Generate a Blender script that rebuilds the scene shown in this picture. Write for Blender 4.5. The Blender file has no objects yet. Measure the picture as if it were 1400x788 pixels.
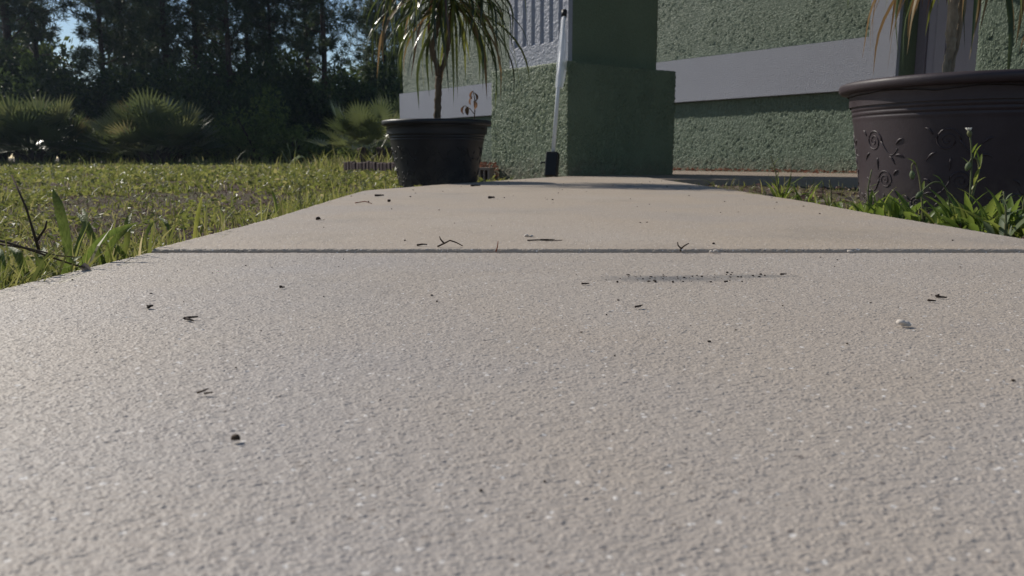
import bpy, bmesh, math, random
import numpy as np
from mathutils import Vector, Matrix, noise
R = math.radians
rng = np.random.default_rng(7)
random.seed(7)
C = bpy.context.scene.collection

# ------------------------------------------------------------------ camera, sky, sun, exposure
CAM_H = 0.13
PITCH = math.atan(178 / 1099)
sc = bpy.context.scene
cam = bpy.data.objects.new('camera', bpy.data.cameras.new('camera'))
C.objects.link(cam)
cam.location = (0, 0, CAM_H)
cam.rotation_euler = (math.pi / 2 - PITCH, 0, 0)
cam.data.sensor_width = 36
cam.data.lens = 1099 / 1400 * 36
cam.data.clip_start = 0.02
cam.data.clip_end = 1000
cam.data.dof.use_dof = True
cam.data.dof.focus_distance = 1.0
cam.data.dof.aperture_fstop = 16
sc.camera = cam

SUN_AZ, SUN_EL = R(-52), R(37)          # azimuth from +Y towards +X
w = bpy.data.worlds.new('World'); sc.world = w; w.use_nodes = True
nt = w.node_tree; nt.nodes.clear()
sky = nt.nodes.new('ShaderNodeTexSky'); sky.sky_type = 'NISHITA'; sky.sun_disc = False
sky.sun_elevation = SUN_EL; sky.sun_rotation = SUN_AZ
sky.air_density = 1.0; sky.dust_density = 0.15; sky.ozone_density = 2.2
bg = nt.nodes.new('ShaderNodeBackground'); bg.inputs['Strength'].default_value = 0.095
out = nt.nodes.new('ShaderNodeOutputWorld')
nt.links.new(sky.outputs[0], bg.inputs[0]); nt.links.new(bg.outputs[0], out.inputs[0])
sl = bpy.data.lights.new('sun', 'SUN'); sl.energy = 5.0; sl.angle = R(0.5); sl.color = (1.0, 0.935, 0.83)
so = bpy.data.objects.new('sun', sl); C.objects.link(so)
sdir = Vector((math.sin(SUN_AZ) * math.cos(SUN_EL), math.cos(SUN_AZ) * math.cos(SUN_EL), math.sin(SUN_EL)))
so.rotation_euler = sdir.to_track_quat('Z', 'Y').to_euler()
so.location = (-10, 8, 12)
sc.view_settings.view_transform = 'Standard'
sc.view_settings.look = 'None'
sc.view_settings.exposure = -0.2
sc.view_settings.gamma = 1.0
sc.render.engine = 'CYCLES'
sc.cycles.use_denoising = True
sc.cycles.max_bounces = 6
sc.cycles.transparent_max_bounces = 8

# ------------------------------------------------------------------ helpers
def G(px, py, z=0.0):
    """where the ground seen at a measured photograph position lies"""
    a = (px - 700) / 1099; b = (394 - py) / 1099
    up = b * math.cos(PITCH) - math.sin(PITCH); fw = math.cos(PITCH) + b * math.sin(PITCH)
    t = (z - CAM_H) / up
    return Vector((a * t, fw * t, z))

def D(px, py, d):
    """the point at depth d metres for a measured photograph position"""
    a = (px - 700) / 1099; b = (394 - py) / 1099
    up = b * math.cos(PITCH) - math.sin(PITCH); fw = math.cos(PITCH) + b * math.sin(PITCH)
    return Vector((a * d / fw, d, CAM_H + up * d / fw))

def tag(o, label=None, cat=None, group=None, kind=None):
    if label: o['label'] = label
    if cat: o['category'] = cat
    if group: o['group'] = group
    if kind: o['kind'] = kind
    return o

def empty(name, loc=(0, 0, 0), rz=0, label=None, cat=None, group=None, kind=None):
    o = bpy.data.objects.new(name, None); C.objects.link(o)
    o.location = loc; o.rotation_euler = (0, 0, rz); o.empty_display_size = 0.05
    return tag(o, label, cat, group, kind)

def link(name, me, parent=None, mat=None):
    if mat is not None and len(me.materials) == 0: me.materials.append(mat)
    o = bpy.data.objects.new(name, me); C.objects.link(o)
    if parent is not None: o.parent = parent
    return o

def mesh_np(name, V, Q, smooth=True, cols=None):
    """V (n,3), Q (m,4) or (m,3) int arrays"""
    V = np.asarray(V, np.float32); Q = np.asarray(Q, np.int32)
    me = bpy.data.meshes.new(name)
    k = Q.shape[1]; m = Q.shape[0]
    me.vertices.add(len(V)); me.vertices.foreach_set('co', V.ravel())
    me.loops.add(m * k); me.loops.foreach_set('vertex_index', Q.ravel())
    me.polygons.add(m); me.polygons.foreach_set('loop_start', np.arange(0, m * k, k, dtype=np.int32))
    me.polygons.foreach_set('use_smooth', np.full(m, smooth))
    me.update(calc_edges=True)
    if cols is not None:
        a = me.attributes.new('tint', 'FLOAT', 'POINT'); a.data.foreach_set('value', np.asarray(cols, np.float32))
    return me

def mesh_bm(name, bm, smooth=False):
    me = bpy.data.meshes.new(name); bm.normal_update(); bm.to_mesh(me); bm.free()
    if smooth:
        me.polygons.foreach_set('use_smooth', np.full(len(me.polygons), True))
    return me

def tube(bm, pts, rad, seg=6, cap=True):
    """tapered tube along points; rad number or list"""
    n = len(pts); pts = [Vector(p) for p in pts]
    if not hasattr(rad, '__len__'): rad = [rad] * n
    rings = []
    up = Vector((0.13, 0.31, 0.94)).normalized()
    for i, p in enumerate(pts):
        d = (pts[min(i + 1, n - 1)] - pts[max(i - 1, 0)])
        d = d.normalized() if d.length > 1e-9 else Vector((0, 0, 1))
        a = d.cross(up)
        if a.length < 1e-3: a = d.cross(Vector((1, 0, 0)))
        a.normalize(); b = a.cross(d)
        rings.append([bm.verts.new(p + (a * math.cos(t) + b * math.sin(t)) * rad[i]) for t in [2 * math.pi * k / seg for k in range(seg)]])
    for r0, r1 in zip(rings, rings[1:]):
        for k in range(seg):
            bm.faces.new((r0[k], r0[(k + 1) % seg], r1[(k + 1) % seg], r1[k]))
    if cap:
        bm.faces.new(rings[0][::-1]); bm.faces.new(rings[-1])
    return rings

def box(bm, x0, x1, y0, y1, z0, z1, bev=0.0):
    t = bmesh.new()
    bmesh.ops.create_cube(t, size=1)
    for v in t.verts:
        v.co = Vector((x0 + (v.co.x + .5) * (x1 - x0), y0 + (v.co.y + .5) * (y1 - y0), z0 + (v.co.z + .5) * (z1 - z0)))
    if bev: bmesh.ops.bevel(t, geom=t.edges[:], offset=bev, segments=2, affect='EDGES', profile=0.5)
    me = bpy.data.meshes.new('t'); t.to_mesh(me); t.free(); bm.from_mesh(me); bpy.data.meshes.remove(me)

def lathe(bm, prof, seg=64):
    rings = []
    for r, z in prof:
        rings.append([bm.verts.new((r * math.cos(2 * math.pi * k / seg), r * math.sin(2 * math.pi * k / seg), z)) for k in range(seg)])
    for r0, r1 in zip(rings, rings[1:]):
        for k in range(seg):
            bm.faces.new((r0[k], r0[(k + 1) % seg], r1[(k + 1) % seg], r1[k]))
    return rings

def gridbox(name, x0, x1, y0, y1, z0, z1, sx, sy, sz):
    """closed box with fine faces (for displaced stucco)"""
    bm = bmesh.new()
    nx = max(1, round((x1 - x0) / sx)); ny = max(1, round((y1 - y0) / sy)); nz = max(1, round((z1 - z0) / sz))
    X = np.linspace(x0, x1, nx + 1); Y = np.linspace(y0, y1, ny + 1); Z = np.linspace(z0, z1, nz + 1)
    Vs = []; Qs = []; base = 0
    def face(A, B, f, flip):
        nonlocal base
        a, b = np.meshgrid(A, B, indexing='ij')
        P = f(a.ravel(), b.ravel()); na, nb = len(A), len(B)
        idx = np.arange(na * nb).reshape(na, nb) + base
        q = np.stack([idx[:-1, :-1], idx[1:, :-1], idx[1:, 1:], idx[:-1, 1:]], -1).reshape(-1, 4)
        if flip: q = q[:, ::-1]
        Vs.append(P); Qs.append(q); base += na * nb
    st = lambda a, b, c: np.stack(np.broadcast_arrays(a, b, c), -1)
    face(X, Z, lambda a, b: st(a, y0, b), False); face(X, Z, lambda a, b: st(a, y1, b), True)
    face(Y, Z, lambda a, b: st(x0, a, b), True); face(Y, Z, lambda a, b: st(x1, a, b), False)
    face(X, Y, lambda a, b: st(a, b, z0), True); face(X, Y, lambda a, b: st(a, b, z1), False)
    V = np.concatenate(Vs); Q = np.concatenate(Qs)
    key = np.round(V * 2e4).astype(np.int64)
    _, first, inv = np.unique(key, axis=0, return_index=True, return_inverse=True)
    inv = np.asarray(inv).ravel()
    return mesh_np(name, V[first], inv[Q])

# ------------------------------------------------------------------ materials
class M:
    def __init__(s, name):
        s.m = bpy.data.materials.new(name); s.m.use_nodes = True
        s.t = s.m.node_tree; s.n = s.t.nodes; s.n.clear()
        s.out = s.n.new('ShaderNodeOutputMaterial')
    def node(s, typ, **kw):
        x = s.n.new(typ)
        ins = kw.pop('ins', {})
        for k, v in kw.items(): setattr(x, k, v)
        for k, v in ins.items():
            if isinstance(v, bpy.types.NodeSocket): s.t.links.new(v, x.inputs[k])
            else: x.inputs[k].default_value = v
        return x
    def co(s, scale=(1, 1, 1)):
        tc = s.node('ShaderNodeTexCoord')
        mp = s.node('ShaderNodeMapping', ins={'Vector': tc.outputs['Object'], 'Scale': scale})
        return mp.outputs[0]
    def noise(s, vec, scale, detail=3, rough=0.5, dist=0.0):
        return s.node('ShaderNodeTexNoise', ins={'Vector': vec, 'Scale': scale, 'Detail': detail, 'Roughness': rough, 'Distortion': dist}).outputs['Fac']
    def vor(s, vec, scale, feature='F1', out='Distance', rnd=1.0):
        return s.node('ShaderNodeTexVoronoi', feature=feature, ins={'Vector': vec, 'Scale': scale, 'Randomness': rnd}).outputs[out]
    def ramp(s, fac, stops, interp='LINEAR'):
        r = s.node('ShaderNodeValToRGB', ins={'Fac': fac}); e = r.color_ramp.elements
        r.color_ramp.interpolation = interp
        while len(e) < len(stops): e.new(0.5)
        for el, (p, c) in zip(e, stops):
            el.position = p; el.color = (*c, 1) if hasattr(c, '__len__') else (c, c, c, 1)
        return r.outputs[0]
    def math(s, op, a, b=0.0, c=0.0, clamp=False):
        return s.node('ShaderNodeMath', operation=op, use_clamp=clamp, ins={0: a, 1: b, 2: c}).outputs[0]
    def mix(s, fac, a, b, blend='MIX'):
        x = s.node('ShaderNodeMix', data_type='RGBA', blend_type=blend)
        for i, v in ((0, fac), (6, a), (7, b)):
            if isinstance(v, bpy.types.NodeSocket): s.t.links.new(v, x.inputs[i])
            elif i == 0: x.inputs[0].default_value = v
            else: x.inputs[i].default_value = (*v, 1)
        return x.outputs[2]
    def mr(s, v, a, b, c, d):
        return s.node('ShaderNodeMapRange', ins={0: v, 1: a, 2: b, 3: c, 4: d}).outputs[0]
    def bsdf(s, col, rough=0.6, spec=0.4, normal=None, **kw):
        b = s.node('ShaderNodeBsdfPrincipled')
        for k, v in (('Base Color', col), ('Roughness', rough), ('Specular IOR Level', spec)):
            if isinstance(v, bpy.types.NodeSocket): s.t.links.new(v, b.inputs[k])
            else: b.inputs[k].default_value = (*v, 1) if hasattr(v, '__len__') else v
        if normal is not None: s.t.links.new(normal, b.inputs['Normal'])
        for k, v in kw.items(): b.inputs[k].default_value = v
        s.b = b
        return b.outputs[0]
    def bump(s, h, strength=0.5, dist=0.01, normal=None):
        ins = {'Height': h, 'Strength': strength, 'Distance': dist}
        if normal is not None: ins['Normal'] = normal
        return s.node('ShaderNodeBump', ins=ins).outputs[0]
    def disp(s, h, scale, mid=0.5):
        d = s.node('ShaderNodeDisplacement', ins={'Height': h, 'Midlevel': mid, 'Scale': scale})
        s.t.links.new(d.outputs[0], s.out.inputs['Displacement'])
        s.m.displacement_method = 'BOTH'
    def surf(s, sh):
        s.t.links.new(sh, s.out.inputs['Surface']); return s.m

def mat_concrete(name='sand_finish_concrete', k=(1, 1, 1)):
    m = M(name); v = m.co(); vs = m.co((0.55, 1.05, 1))   # broomed across the walk
    n1 = m.noise(v, 1.1, 4, 0.55); n2 = m.noise(v, 5, 4, 0.6); n3 = m.noise(v, 160, 2, 0.6)
    base = m.ramp(n1, [(0.34, (0.365, 0.34, 0.33)), (0.5, (0.42, 0.365, 0.31)), (0.66, (0.435, 0.395, 0.36))])
    base = m.mix(m.mr(n2, 0.3, 0.7, 0.0, 0.35), base, (0.38, 0.325, 0.28))
    base = m.mix(m.mr(n3, 0.35, 0.65, 0.0, 0.2), base, (0.35, 0.305, 0.265))
    st = m.noise(v, 2.4, 6, 0.62, 0.6)
    base = m.mix(m.mr(st, 0.54, 0.66, 0.0, 0.32), base, (0.26, 0.235, 0.21))      # old damp stains
    st2 = m.noise(v, 17, 5, 0.7)
    base = m.mix(m.mr(st2, 0.6, 0.72, 0.0, 0.3), base, (0.24, 0.215, 0.19))
    base = m.mix(1.0, base, k, 'MULTIPLY')
    # quartz grains with their glints painted pale, and dark grains of the sand
    vc = m.vor(v, 520, 'F1', 'Color'); sx = m.node('ShaderNodeSeparateColor', ins={0: vc})
    base = m.mix(m.math('GREATER_THAN', sx.outputs[0], 0.989), base, (0.64, 0.61, 0.58))
    base = m.mix(m.math('LESS_THAN', sx.outputs[0], 0.012), base, (0.22, 0.19, 0.17))
    # an old grey smear of spilt grit
    tc = m.node('ShaderNodeTexCoord')
    mp = m.node('ShaderNodeMapping', ins={'Vector': tc.outputs['Object'], 'Location': (-0.172, -0.868, 0), 'Scale': (1, 1, 1)})
    mp2 = m.node('ShaderNodeMapping', ins={'Vector': mp.outputs[0], 'Scale': (13.5, 42, 0)})
    L = m.node('ShaderNodeVectorMath', operation='LENGTH', ins={0: mp2.outputs[0]}).outputs['Value']
    L = m.math('ADD', L, m.math('MULTIPLY', m.math('SUBTRACT', m.noise(v, 60, 4, 0.7), 0.5), 1.6))
    mp3 = m.node('ShaderNodeMapping', ins={'Vector': tc.outputs['Object'], 'Location': (-0.268, -0.885, 0)})
    mp4 = m.node('ShaderNodeMapping', ins={'Vector': mp3.outputs[0], 'Scale': (20, 65, 0)})
    L2 = m.node('ShaderNodeVectorMath', operation='LENGTH', ins={0: mp4.outputs[0]}).outputs['Value']
    L2 = m.math('ADD', L2, m.math('MULTIPLY', m.math('SUBTRACT', m.noise(v, 90, 4, 0.7), 0.5), 2.4))
    base = m.mix(m.mr(L, 0.35, 1.3, 0.75, 0.0), base, (0.14, 0.14, 0.145))
    base = m.mix(m.mr(L2, 0.4, 1.1, 0.55, 0.0), base, (0.14, 0.14, 0.14))
    h1 = m.noise(vs, 500, 2, 0.5); h2 = m.noise(vs, 190, 2, 0.45); h3 = m.noise(v, 640, 1, 0.5); h4 = m.noise(v, 12, 2, 0.5)
    wv = m.node('ShaderNodeVectorMath', operation='ADD', ins={0: m.co((0.75, 1.05, 1)), 1: m.node('ShaderNodeVectorMath', operation='SCALE', ins={0: m.node('ShaderNodeTexNoise', ins={'Vector': v, 'Scale': 260, 'Detail': 1}).outputs['Color'], 'Scale': 0.0022}).outputs[0]}).outputs[0]
    g1 = m.mr(m.vor(wv, 520), 0.1, 0.75, 1.0, 0.0)      # rounded sand grains
    g1 = m.math('MULTIPLY', g1, m.mr(h2, 0.36, 0.56, 0.15, 1.0))
    h = m.math('ADD', m.math('MULTIPLY', h1, 0.8), m.math('MULTIPLY', h2, 0.9))
    h = m.math('ADD', h, m.math('MULTIPLY', h3, 0.2)); h = m.math('ADD', h, m.math('MULTIPLY', h4, 1.0))
    h = m.math('ADD', h, m.math('MULTIPLY', g1, 0.42))
    m.disp(h, 0.0012, 1.65)
    return m.surf(m.bsdf(base, 0.62, 0.35))

def mat_stucco(name, col, scale, stretch, amp, contrast=(0.42, 0.58), var=0.25):
    m = M(name); v = m.co(stretch)
    n = m.noise(v, scale, 3, 0.5, 1.3)
    lump = m.ramp(n, [(contrast[0], 0.0), (contrast[1], 1.0)], 'EASE')
    big = m.noise(m.co(), 3.0, 3, 0.5)
    lump = m.math('MULTIPLY', lump, m.mr(big, 0.36, 0.56, 0.4, 1.0))
    mid = m.noise(m.co(), 9.0, 3, 0.6); lump = m.math('ADD', lump, m.math('MULTIPLY', mid, 0.5))
    fine = m.noise(m.co(), 160, 3, 0.6)
    h = m.math('ADD', lump, m.math('MULTIPLY', fine, 0.28))
    m.disp(h, amp, 0.85)
    wear = m.noise(m.co(), 1.7, 5, 0.6)
    c = m.mix(m.mr(wear, 0.35, 0.7, 0.0, var), col, tuple(x * 1.35 + 0.01 for x in col))
    c = m.mix(m.mr(m.noise(m.co(), 40, 3), 0.45, 0.7, 0.0, 0.3), c, tuple(x * 0.75 for x in col))
    sep = m.node('ShaderNodeSeparateXYZ', ins={0: m.co()})
    dirt = m.math('MULTIPLY', m.mr(sep.outputs[2], 0.0, 0.16, 1.0, 0.0), m.mr(m.noise(m.co(), 14, 4, 0.7), 0.35, 0.65, 0.0, 0.75))
    c = m.mix(dirt, c, (0.16, 0.13, 0.095))
    return m.surf(m.bsdf(c, 0.55, 0.35))

def mat_sandpaint(name, col, rough=0.6, amp=0.0012, scale=140):
    m = M(name); v = m.co()
    n = m.noise(v, scale, 3, 0.6); b = m.bump(n, 1.0, amp * 8)
    c = m.mix(m.mr(m.noise(v, 2.2, 4), 0.35, 0.7, 0.0, 0.3), col, tuple(x * 0.82 for x in col))
    return m.surf(m.bsdf(c, rough, 0.35, b))

def mat_leaf(name, stops, trans=0.45, rough=0.4, spec=0.4, coord='attr', nscale=6, veins=0.0):
    m = M(name)
    if coord == 'attr':
        f = m.node('ShaderNodeAttribute', attribute_name='tint').outputs['Fac']
    elif coord == 'obj':
        f = m.node('ShaderNodeObjectInfo').outputs['Random']
    else:
        f = m.noise(m.co(), nscale, 3, 0.6)
    c = m.ramp(f, stops); nb = None
    if veins:                                   # fine ribs along the blade, blotches and yellowing
        rib = m.noise(m.co((1, 1, 0.06)), 420, 2, 0.5); bl = m.noise(m.co(), 38, 4, 0.6)
        c = m.mix(m.mr(rib, 0.4, 0.6, 0.0, veins), c, tuple(x * 0.55 for x in stops[0][1]))
        c = m.mix(m.mr(bl, 0.52, 0.7, 0.0, 0.6), c, (0.20, 0.17, 0.06)); nb = m.bump(rib, 0.6, 0.002)
    p = m.bsdf(c, rough, spec, nb)
    hs = m.node('ShaderNodeHueSaturation', ins={'Hue': 0.485, 'Saturation': 1.0, 'Value': 1.5, 'Color': c})
    tr = m.node('ShaderNodeBsdfTranslucent', ins={'Color': hs.outputs[0]})
    mx = m.node('ShaderNodeMixShader', ins={0: trans})
    m.t.links.new(p, mx.inputs[1]); m.t.links.new(tr.outputs[0], mx.inputs[2])
    return m.surf(mx.outputs[0])

def mat_simple(name, col, rough=0.6, spec=0.4, nscale=30, var=0.3, bump=0.0):
    m = M(name); v = m.co(); n = m.noise(v, nscale, 4, 0.6)
    c = m.mix(m.mr(n, 0.3, 0.7, 0, var), col, tuple(x * 0.6 for x in col))
    nb = m.bump(n, 0.6, bump) if bump else None
    return m.surf(m.bsdf(c, rough, spec, nb))

def mat_pot(name, col):
    m = M(name); v = m.co()
    c = m.mix(m.mr(m.noise(v, 9, 5, 0.65), 0.4, 0.75, 0, 0.5), col, tuple(x * 1.7 + .006 for x in col))
    sep = m.node('ShaderNodeSeparateXYZ', ins={0: v})
    d = m.math('MULTIPLY', m.mr(sep.outputs[2], 0.0, 0.14, 1.0, 0.0), m.mr(m.noise(v, 28, 5, 0.7), 0.38, 0.7, 0.0, 0.8))
    c = m.mix(d, c, (0.13, 0.11, 0.09))                       # soil splashes at the foot
    n = m.noise(v, 130, 4, 0.6); r = m.mr(m.noise(v, 6, 4), 0.3, 0.7, 0.38, 0.62)
    return m.surf(m.bsdf(c, r, 0.4, m.bump(n, 0.6, 0.0008)))

def mat_bark(name, col):
    m = M(name); v = m.co((1, 1, 0.25)); n = m.noise(v, 26, 4, 0.65)
    c = m.ramp(n, [(0.35, tuple(x * 0.45 for x in col)), (0.65, col)])
    return m.surf(m.bsdf(c, 0.85, 0.15, m.bump(n, 0.9, 0.02)))

CONC = mat_concrete(); CONC_TAN = mat_concrete('tan_sand_finish_concrete', (1.02, 0.985, 0.93))
GREEN = (0.112, 0.150, 0.106)
ST_LOW = mat_stucco('green_stucco_dripped', GREEN, 42, (1.25, 1, 0.7), 0.0095)
ST_UP = mat_stucco('green_stucco_knockdown', GREEN, 50, (0.65, 1, 1.5), 0.0075, (0.44, 0.6))
ST_PIL = mat_stucco('green_stucco_pedestal', (0.135, 0.172, 0.108), 42, (1.2, 1, 0.7), 0.008)
GREY = mat_sandpaint('grey_painted_band', (0.32, 0.33, 0.385), 0.6, 0.0012, 120)
GREYF = mat_stucco('grey_fluted_plaster', (0.34, 0.35, 0.40), 60, (1, 1, 1), 0.004, (0.4, 0.62), 0.15)
DGREEN = mat_stucco('dark_green_shaft', (0.135, 0.172, 0.106), 42, (0.9, 1, 1.1), 0.004)
DOORM = mat_simple('lilac_grey_paint', (0.46, 0.42, 0.48), 0.5, 0.4, 8, 0.2)
FRAMEM = mat_simple('frame_paint', (0.24, 0.21, 0.25), 0.55)
POTM = mat_pot('dark_plum_resin', (0.036, 0.026, 0.031))
POTK = mat_pot('black_resin', (0.009, 0.009, 0.012))
SOIL = mat_simple('potting_soil', (0.03, 0.022, 0.015), 0.95, 0.1, 90, 0.6, 0.01)
CANE = mat_bark('cane_bark', (0.17, 0.125, 0.085))
CANE2 = mat_bark('pale_cane_bark', (0.42, 0.34, 0.25))
PINEBARK = mat_bark('pine_bark', (0.085, 0.06, 0.045))
WHITEP = mat_simple('white_plastic', (0.78, 0.79, 0.80), 0.35, 0.5, 20, 0.08)
BLACKP = mat_simple('black_plastic', (0.012, 0.012, 0.013), 0.5, 0.4)
TWIG = mat_simple('dry_twig', (0.085, 0.06, 0.042), 0.85, 0.15, 200, 0.5)
RUST = mat_simple('reddish_needle', (0.26, 0.09, 0.05), 0.7, 0.2, 200, 0.4)
DARKBIT = mat_simple('dark_leaf_bit', (0.045, 0.034, 0.028), 0.85, 0.15, 300, 0.4)
PALEBIT = mat_simple('pale_crumb', (0.62, 0.56, 0.50), 0.85, 0.15, 300, 0.3)
BRICKM = mat_simple('edging_clay', (0.085, 0.06, 0.058), 0.85, 0.15, 40, 0.5, 0.003)
BLOCKM = mat_simple('edging_block_tan', (0.30, 0.24, 0.19), 0.85, 0.15, 40, 0.4, 0.003)
LEAF_CANE = mat_leaf('cane_leaf', [(0, (0.022, 0.034, 0.012)), (0.55, (0.055, 0.08, 0.018)), (1, (0.16, 0.18, 0.035))], 0.42, 0.28, 0.6, 'obj')
LEAF_DRY = mat_leaf('cane_leaf_dry', [(0, (0.15, 0.10, 0.04)), (1, (0.24, 0.17, 0.075))], 0.3, 0.5, 0.3, 'obj')
LEAF_RED = mat_leaf('cane_leaf_reddish', [(0, (0.05, 0.024, 0.018)), (1, (0.10, 0.06, 0.028))], 0.2, 0.3, 0.55, 'obj')
GRASS = mat_leaf('lawn_green', [(0.0, (0.085, 0.115, 0.028)), (0.45, (0.165, 0.185, 0.048)), (0.75, (0.26, 0.25, 0.09)), (1.0, (0.36, 0.32, 0.17))], 0.52, 0.45, 0.35)
THATCH = mat_leaf('dead_thatch', [(0, (0.075, 0.05, 0.04)), (0.6, (0.17, 0.115, 0.10)), (1, (0.42, 0.36, 0.30))], 0.25, 0.7, 0.2)
WEEDL = mat_leaf('weed_leaf', [(0, (0.09, 0.15, 0.026)), (0.6, (0.15, 0.21, 0.04)), (1, (0.22, 0.26, 0.06))], 0.5, 0.42, 0.4, 'obj')
WEEDS = mat_leaf('weed_stem', [(0, (0.11, 0.13, 0.06)), (1, (0.17, 0.17, 0.08))], 0.2, 0.6, 0.3, 'obj')
GREYL = mat_leaf('grey_green_leaf', [(0, (0.10, 0.14, 0.07)), (1, (0.17, 0.21, 0.12))], 0.4, 0.55, 0.3, 'obj')
BROWNL = mat_leaf('brown_dead_leaf', [(0, (0.14, 0.08, 0.04)), (1, (0.25, 0.15, 0.08))], 0.3, 0.7, 0.2, 'obj')
DEADGREY = mat_leaf('grey_dead_leaf', [(0, (0.10, 0.085, 0.075)), (1, (0.20, 0.17, 0.15))], 0.2, 0.75, 0.2, 'obj')
FLOWER = mat_simple('white_flower', (0.75, 0.73, 0.66), 0.7, 0.2, 200, 0.2)
PINE = mat_leaf('pine_needles', [(0, (0.026, 0.046, 0.020)), (0.6, (0.05, 0.078, 0.028)), (1, (0.08, 0.10, 0.04))], 0.25, 0.5, 0.35)
UNDER = mat_leaf('understory_leaf', [(0, (0.026, 0.044, 0.016)), (0.7, (0.056, 0.088, 0.024)), (1, (0.095, 0.125, 0.036))], 0.4, 0.5, 0.3)
BUSHL = mat_leaf('bush_leaf', [(0, (0.06, 0.09, 0.025)), (0.6, (0.11, 0.15, 0.04)), (1, (0.16, 0.19, 0.06))], 0.5, 0.6, 0.12)
FROND = mat_leaf('palmetto_frond', [(0, (0.06, 0.085, 0.032)), (0.8, (0.11, 0.135, 0.05)), (0.95, (0.15, 0.155, 0.065)), (1, (0.22, 0.15, 0.06))], 0.35, 0.35, 0.5, 'obj')

def mat_ground():
    m = M('lawn_soil'); v = m.co()
    n = m.noise(v, 3.5, 5, 0.65); f = m.noise(v, 45, 4, 0.7); b = m.noise(v, 0.9, 3)
    c = m.ramp(n, [(0.3, (0.085, 0.062, 0.048)), (0.55, (0.135, 0.10, 0.085)), (0.75, (0.20, 0.155, 0.135))])
    c = m.mix(m.mr(f, 0.5, 0.75, 0, 0.7), c, (0.03, 0.024, 0.018))
    c = m.mix(m.mr(b, 0.45, 0.65, 0, 0.6), c, (0.10, 0.115, 0.04))
    return m.surf(m.bsdf(c, 0.95, 0.1, m.bump(f, 1.0, 0.02)))
SOILG = mat_ground()

# ------------------------------------------------------------------ ground sheet
def noise2(x, y, s, seed=0.0):
    return noise.noise(Vector((x * s, y * s, seed)))
GROUND_Z = -0.05
def gz(x, y):
    f = min(1.0, max(0.0, (math.hypot(x, y) - 0.5) / 3))
    return GROUND_Z + 0.010 * noise2(x, y, 1.7) + 0.03 * f * noise2(x, y, 0.35, 3)
gs = np.concatenate([-np.geomspace(400, 6, 24), np.linspace(-5.9, 5.9, 100), np.geomspace(6, 400, 24)])
gx, gy = np.meshgrid(gs, gs, indexing='ij')
gV = np.stack([gx.ravel(), gy.ravel(), np.array([gz(a, b) for a, b in zip(gx.ravel(), gy.ravel())])], -1)
n = len(gs); ii = np.arange(n * n).reshape(n, n)
gQ = np.stack([ii[:-1, :-1], ii[1:, :-1], ii[1:, 1:], ii[:-1, 1:]], -1).reshape(-1, 4)
tag(link('ground', mesh_np('ground', gV, gQ), None, SOILG), kind='structure')

# ------------------------------------------------------------------ concrete walkway: two slabs and the joint between
def slab(name, ys, xl, xr, ncol, zt, thick=0.11, edge=0.004, jag=0.0):
    ys = np.asarray(ys)
    Y = np.concatenate([[ys[0]] * 2, [ys[0] + edge * 0.4], ys[1:-1], [ys[-1] - edge * 0.4], [ys[-1]] * 2])
    YZ = np.concatenate([[-thick, -edge, -edge * .25], np.zeros(len(ys) - 2), [-edge * .25, -edge, -thick]])
    u = np.linspace(0, 1, ncol)
    U = np.concatenate([[0, 0, 0.0], u[1:-1], [1, 1, 1.0]])
    UZ = np.concatenate([[-thick, -edge, -edge * .25], np.zeros(ncol - 2), [-edge * .25, -edge, -thick]])
    off = np.zeros(len(U)); off[2] = edge * .4; off[-3] = -edge * .4
    XL = np.array([xl(y) for y in Y]); XR = np.array([xr(y) for y in Y])
    Xg = XL[:, None] + (XR - XL)[:, None] * U[None, :] + off[None, :]
    Yg = np.repeat(Y[:, None], len(U), 1)
    if jag:
        j = np.array([noise2(x, 0, 60, 1) + 0.6 * noise2(x, 0, 160, 2) for x in Xg[2]])
        Yg[1:3] += j[None, :] * jag
    Zg = zt + np.minimum(YZ[:, None], UZ[None, :])
    n, k = Zg.shape; idx = np.arange(n * k).reshape(n, k)
    Q = np.stack([idx[:-1, :-1], idx[:-1, 1:], idx[1:, 1:], idx[1:, :-1]], -1).reshape(-1, 4)
    return mesh_np(name, np.stack([Xg.ravel(), Yg.ravel(), Zg.ravel()], -1), Q)

LEFT = [(-3, -.515), (0.8, -.512), (1.1, -.505), (1.7, -.507), (2.3, -.540), (2.85, -.566), (3.1, -.575), (3.19, -.568),
        (3.47, -.470), (3.84, -.347), (4.42, -.112), (5.35, .255), (6.4, .68)]
RIGHT = [(-3, .80), (1.265, .809), (1.81, .823), (2.38, .862), (2.8, .866), (3.24, .878), (6.4, .885)]
def interp(tab):
    a = np.array(tab)
    return lambda y: float(np.interp(y, a[:, 0], a[:, 1])) + 0.004 * noise2(y, 0, 9, 5) + 0.0025 * noise2(y, 0, 40, 6)
xl, xr = interp(LEFT), interp(RIGHT)
def rows(a, b, s0, s1):
    o = [a]
    while o[-1] < b: o.append(o[-1] + s0 + (s1 - s0) * (o[-1] - a) / (b - a))
    o[-1] = b; return o
walk = tag(empty('walkway'), kind='structure')
JY = 1.108
ynear = list(np.linspace(-2.4, 0.14, 30)) + rows(0.142, JY, 0.0009, 0.0022)
link('slab', slab('slab', ynear, xl, xr, 900, 0.0), walk, CONC)
yfar = rows(JY + 0.010, 5.9, 0.0035, 0.03)
link('slab', slab('slab', yfar, xl, xr, 330, 0.0042, jag=0.0012), walk, CONC_TAN)
bm = bmesh.new(); box(bm, -.49, .79, JY - 0.004, JY + 0.014, -.10, -.012)
link('joint_bed', mesh_bm('joint_bed', bm), walk, SOILG)

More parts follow.
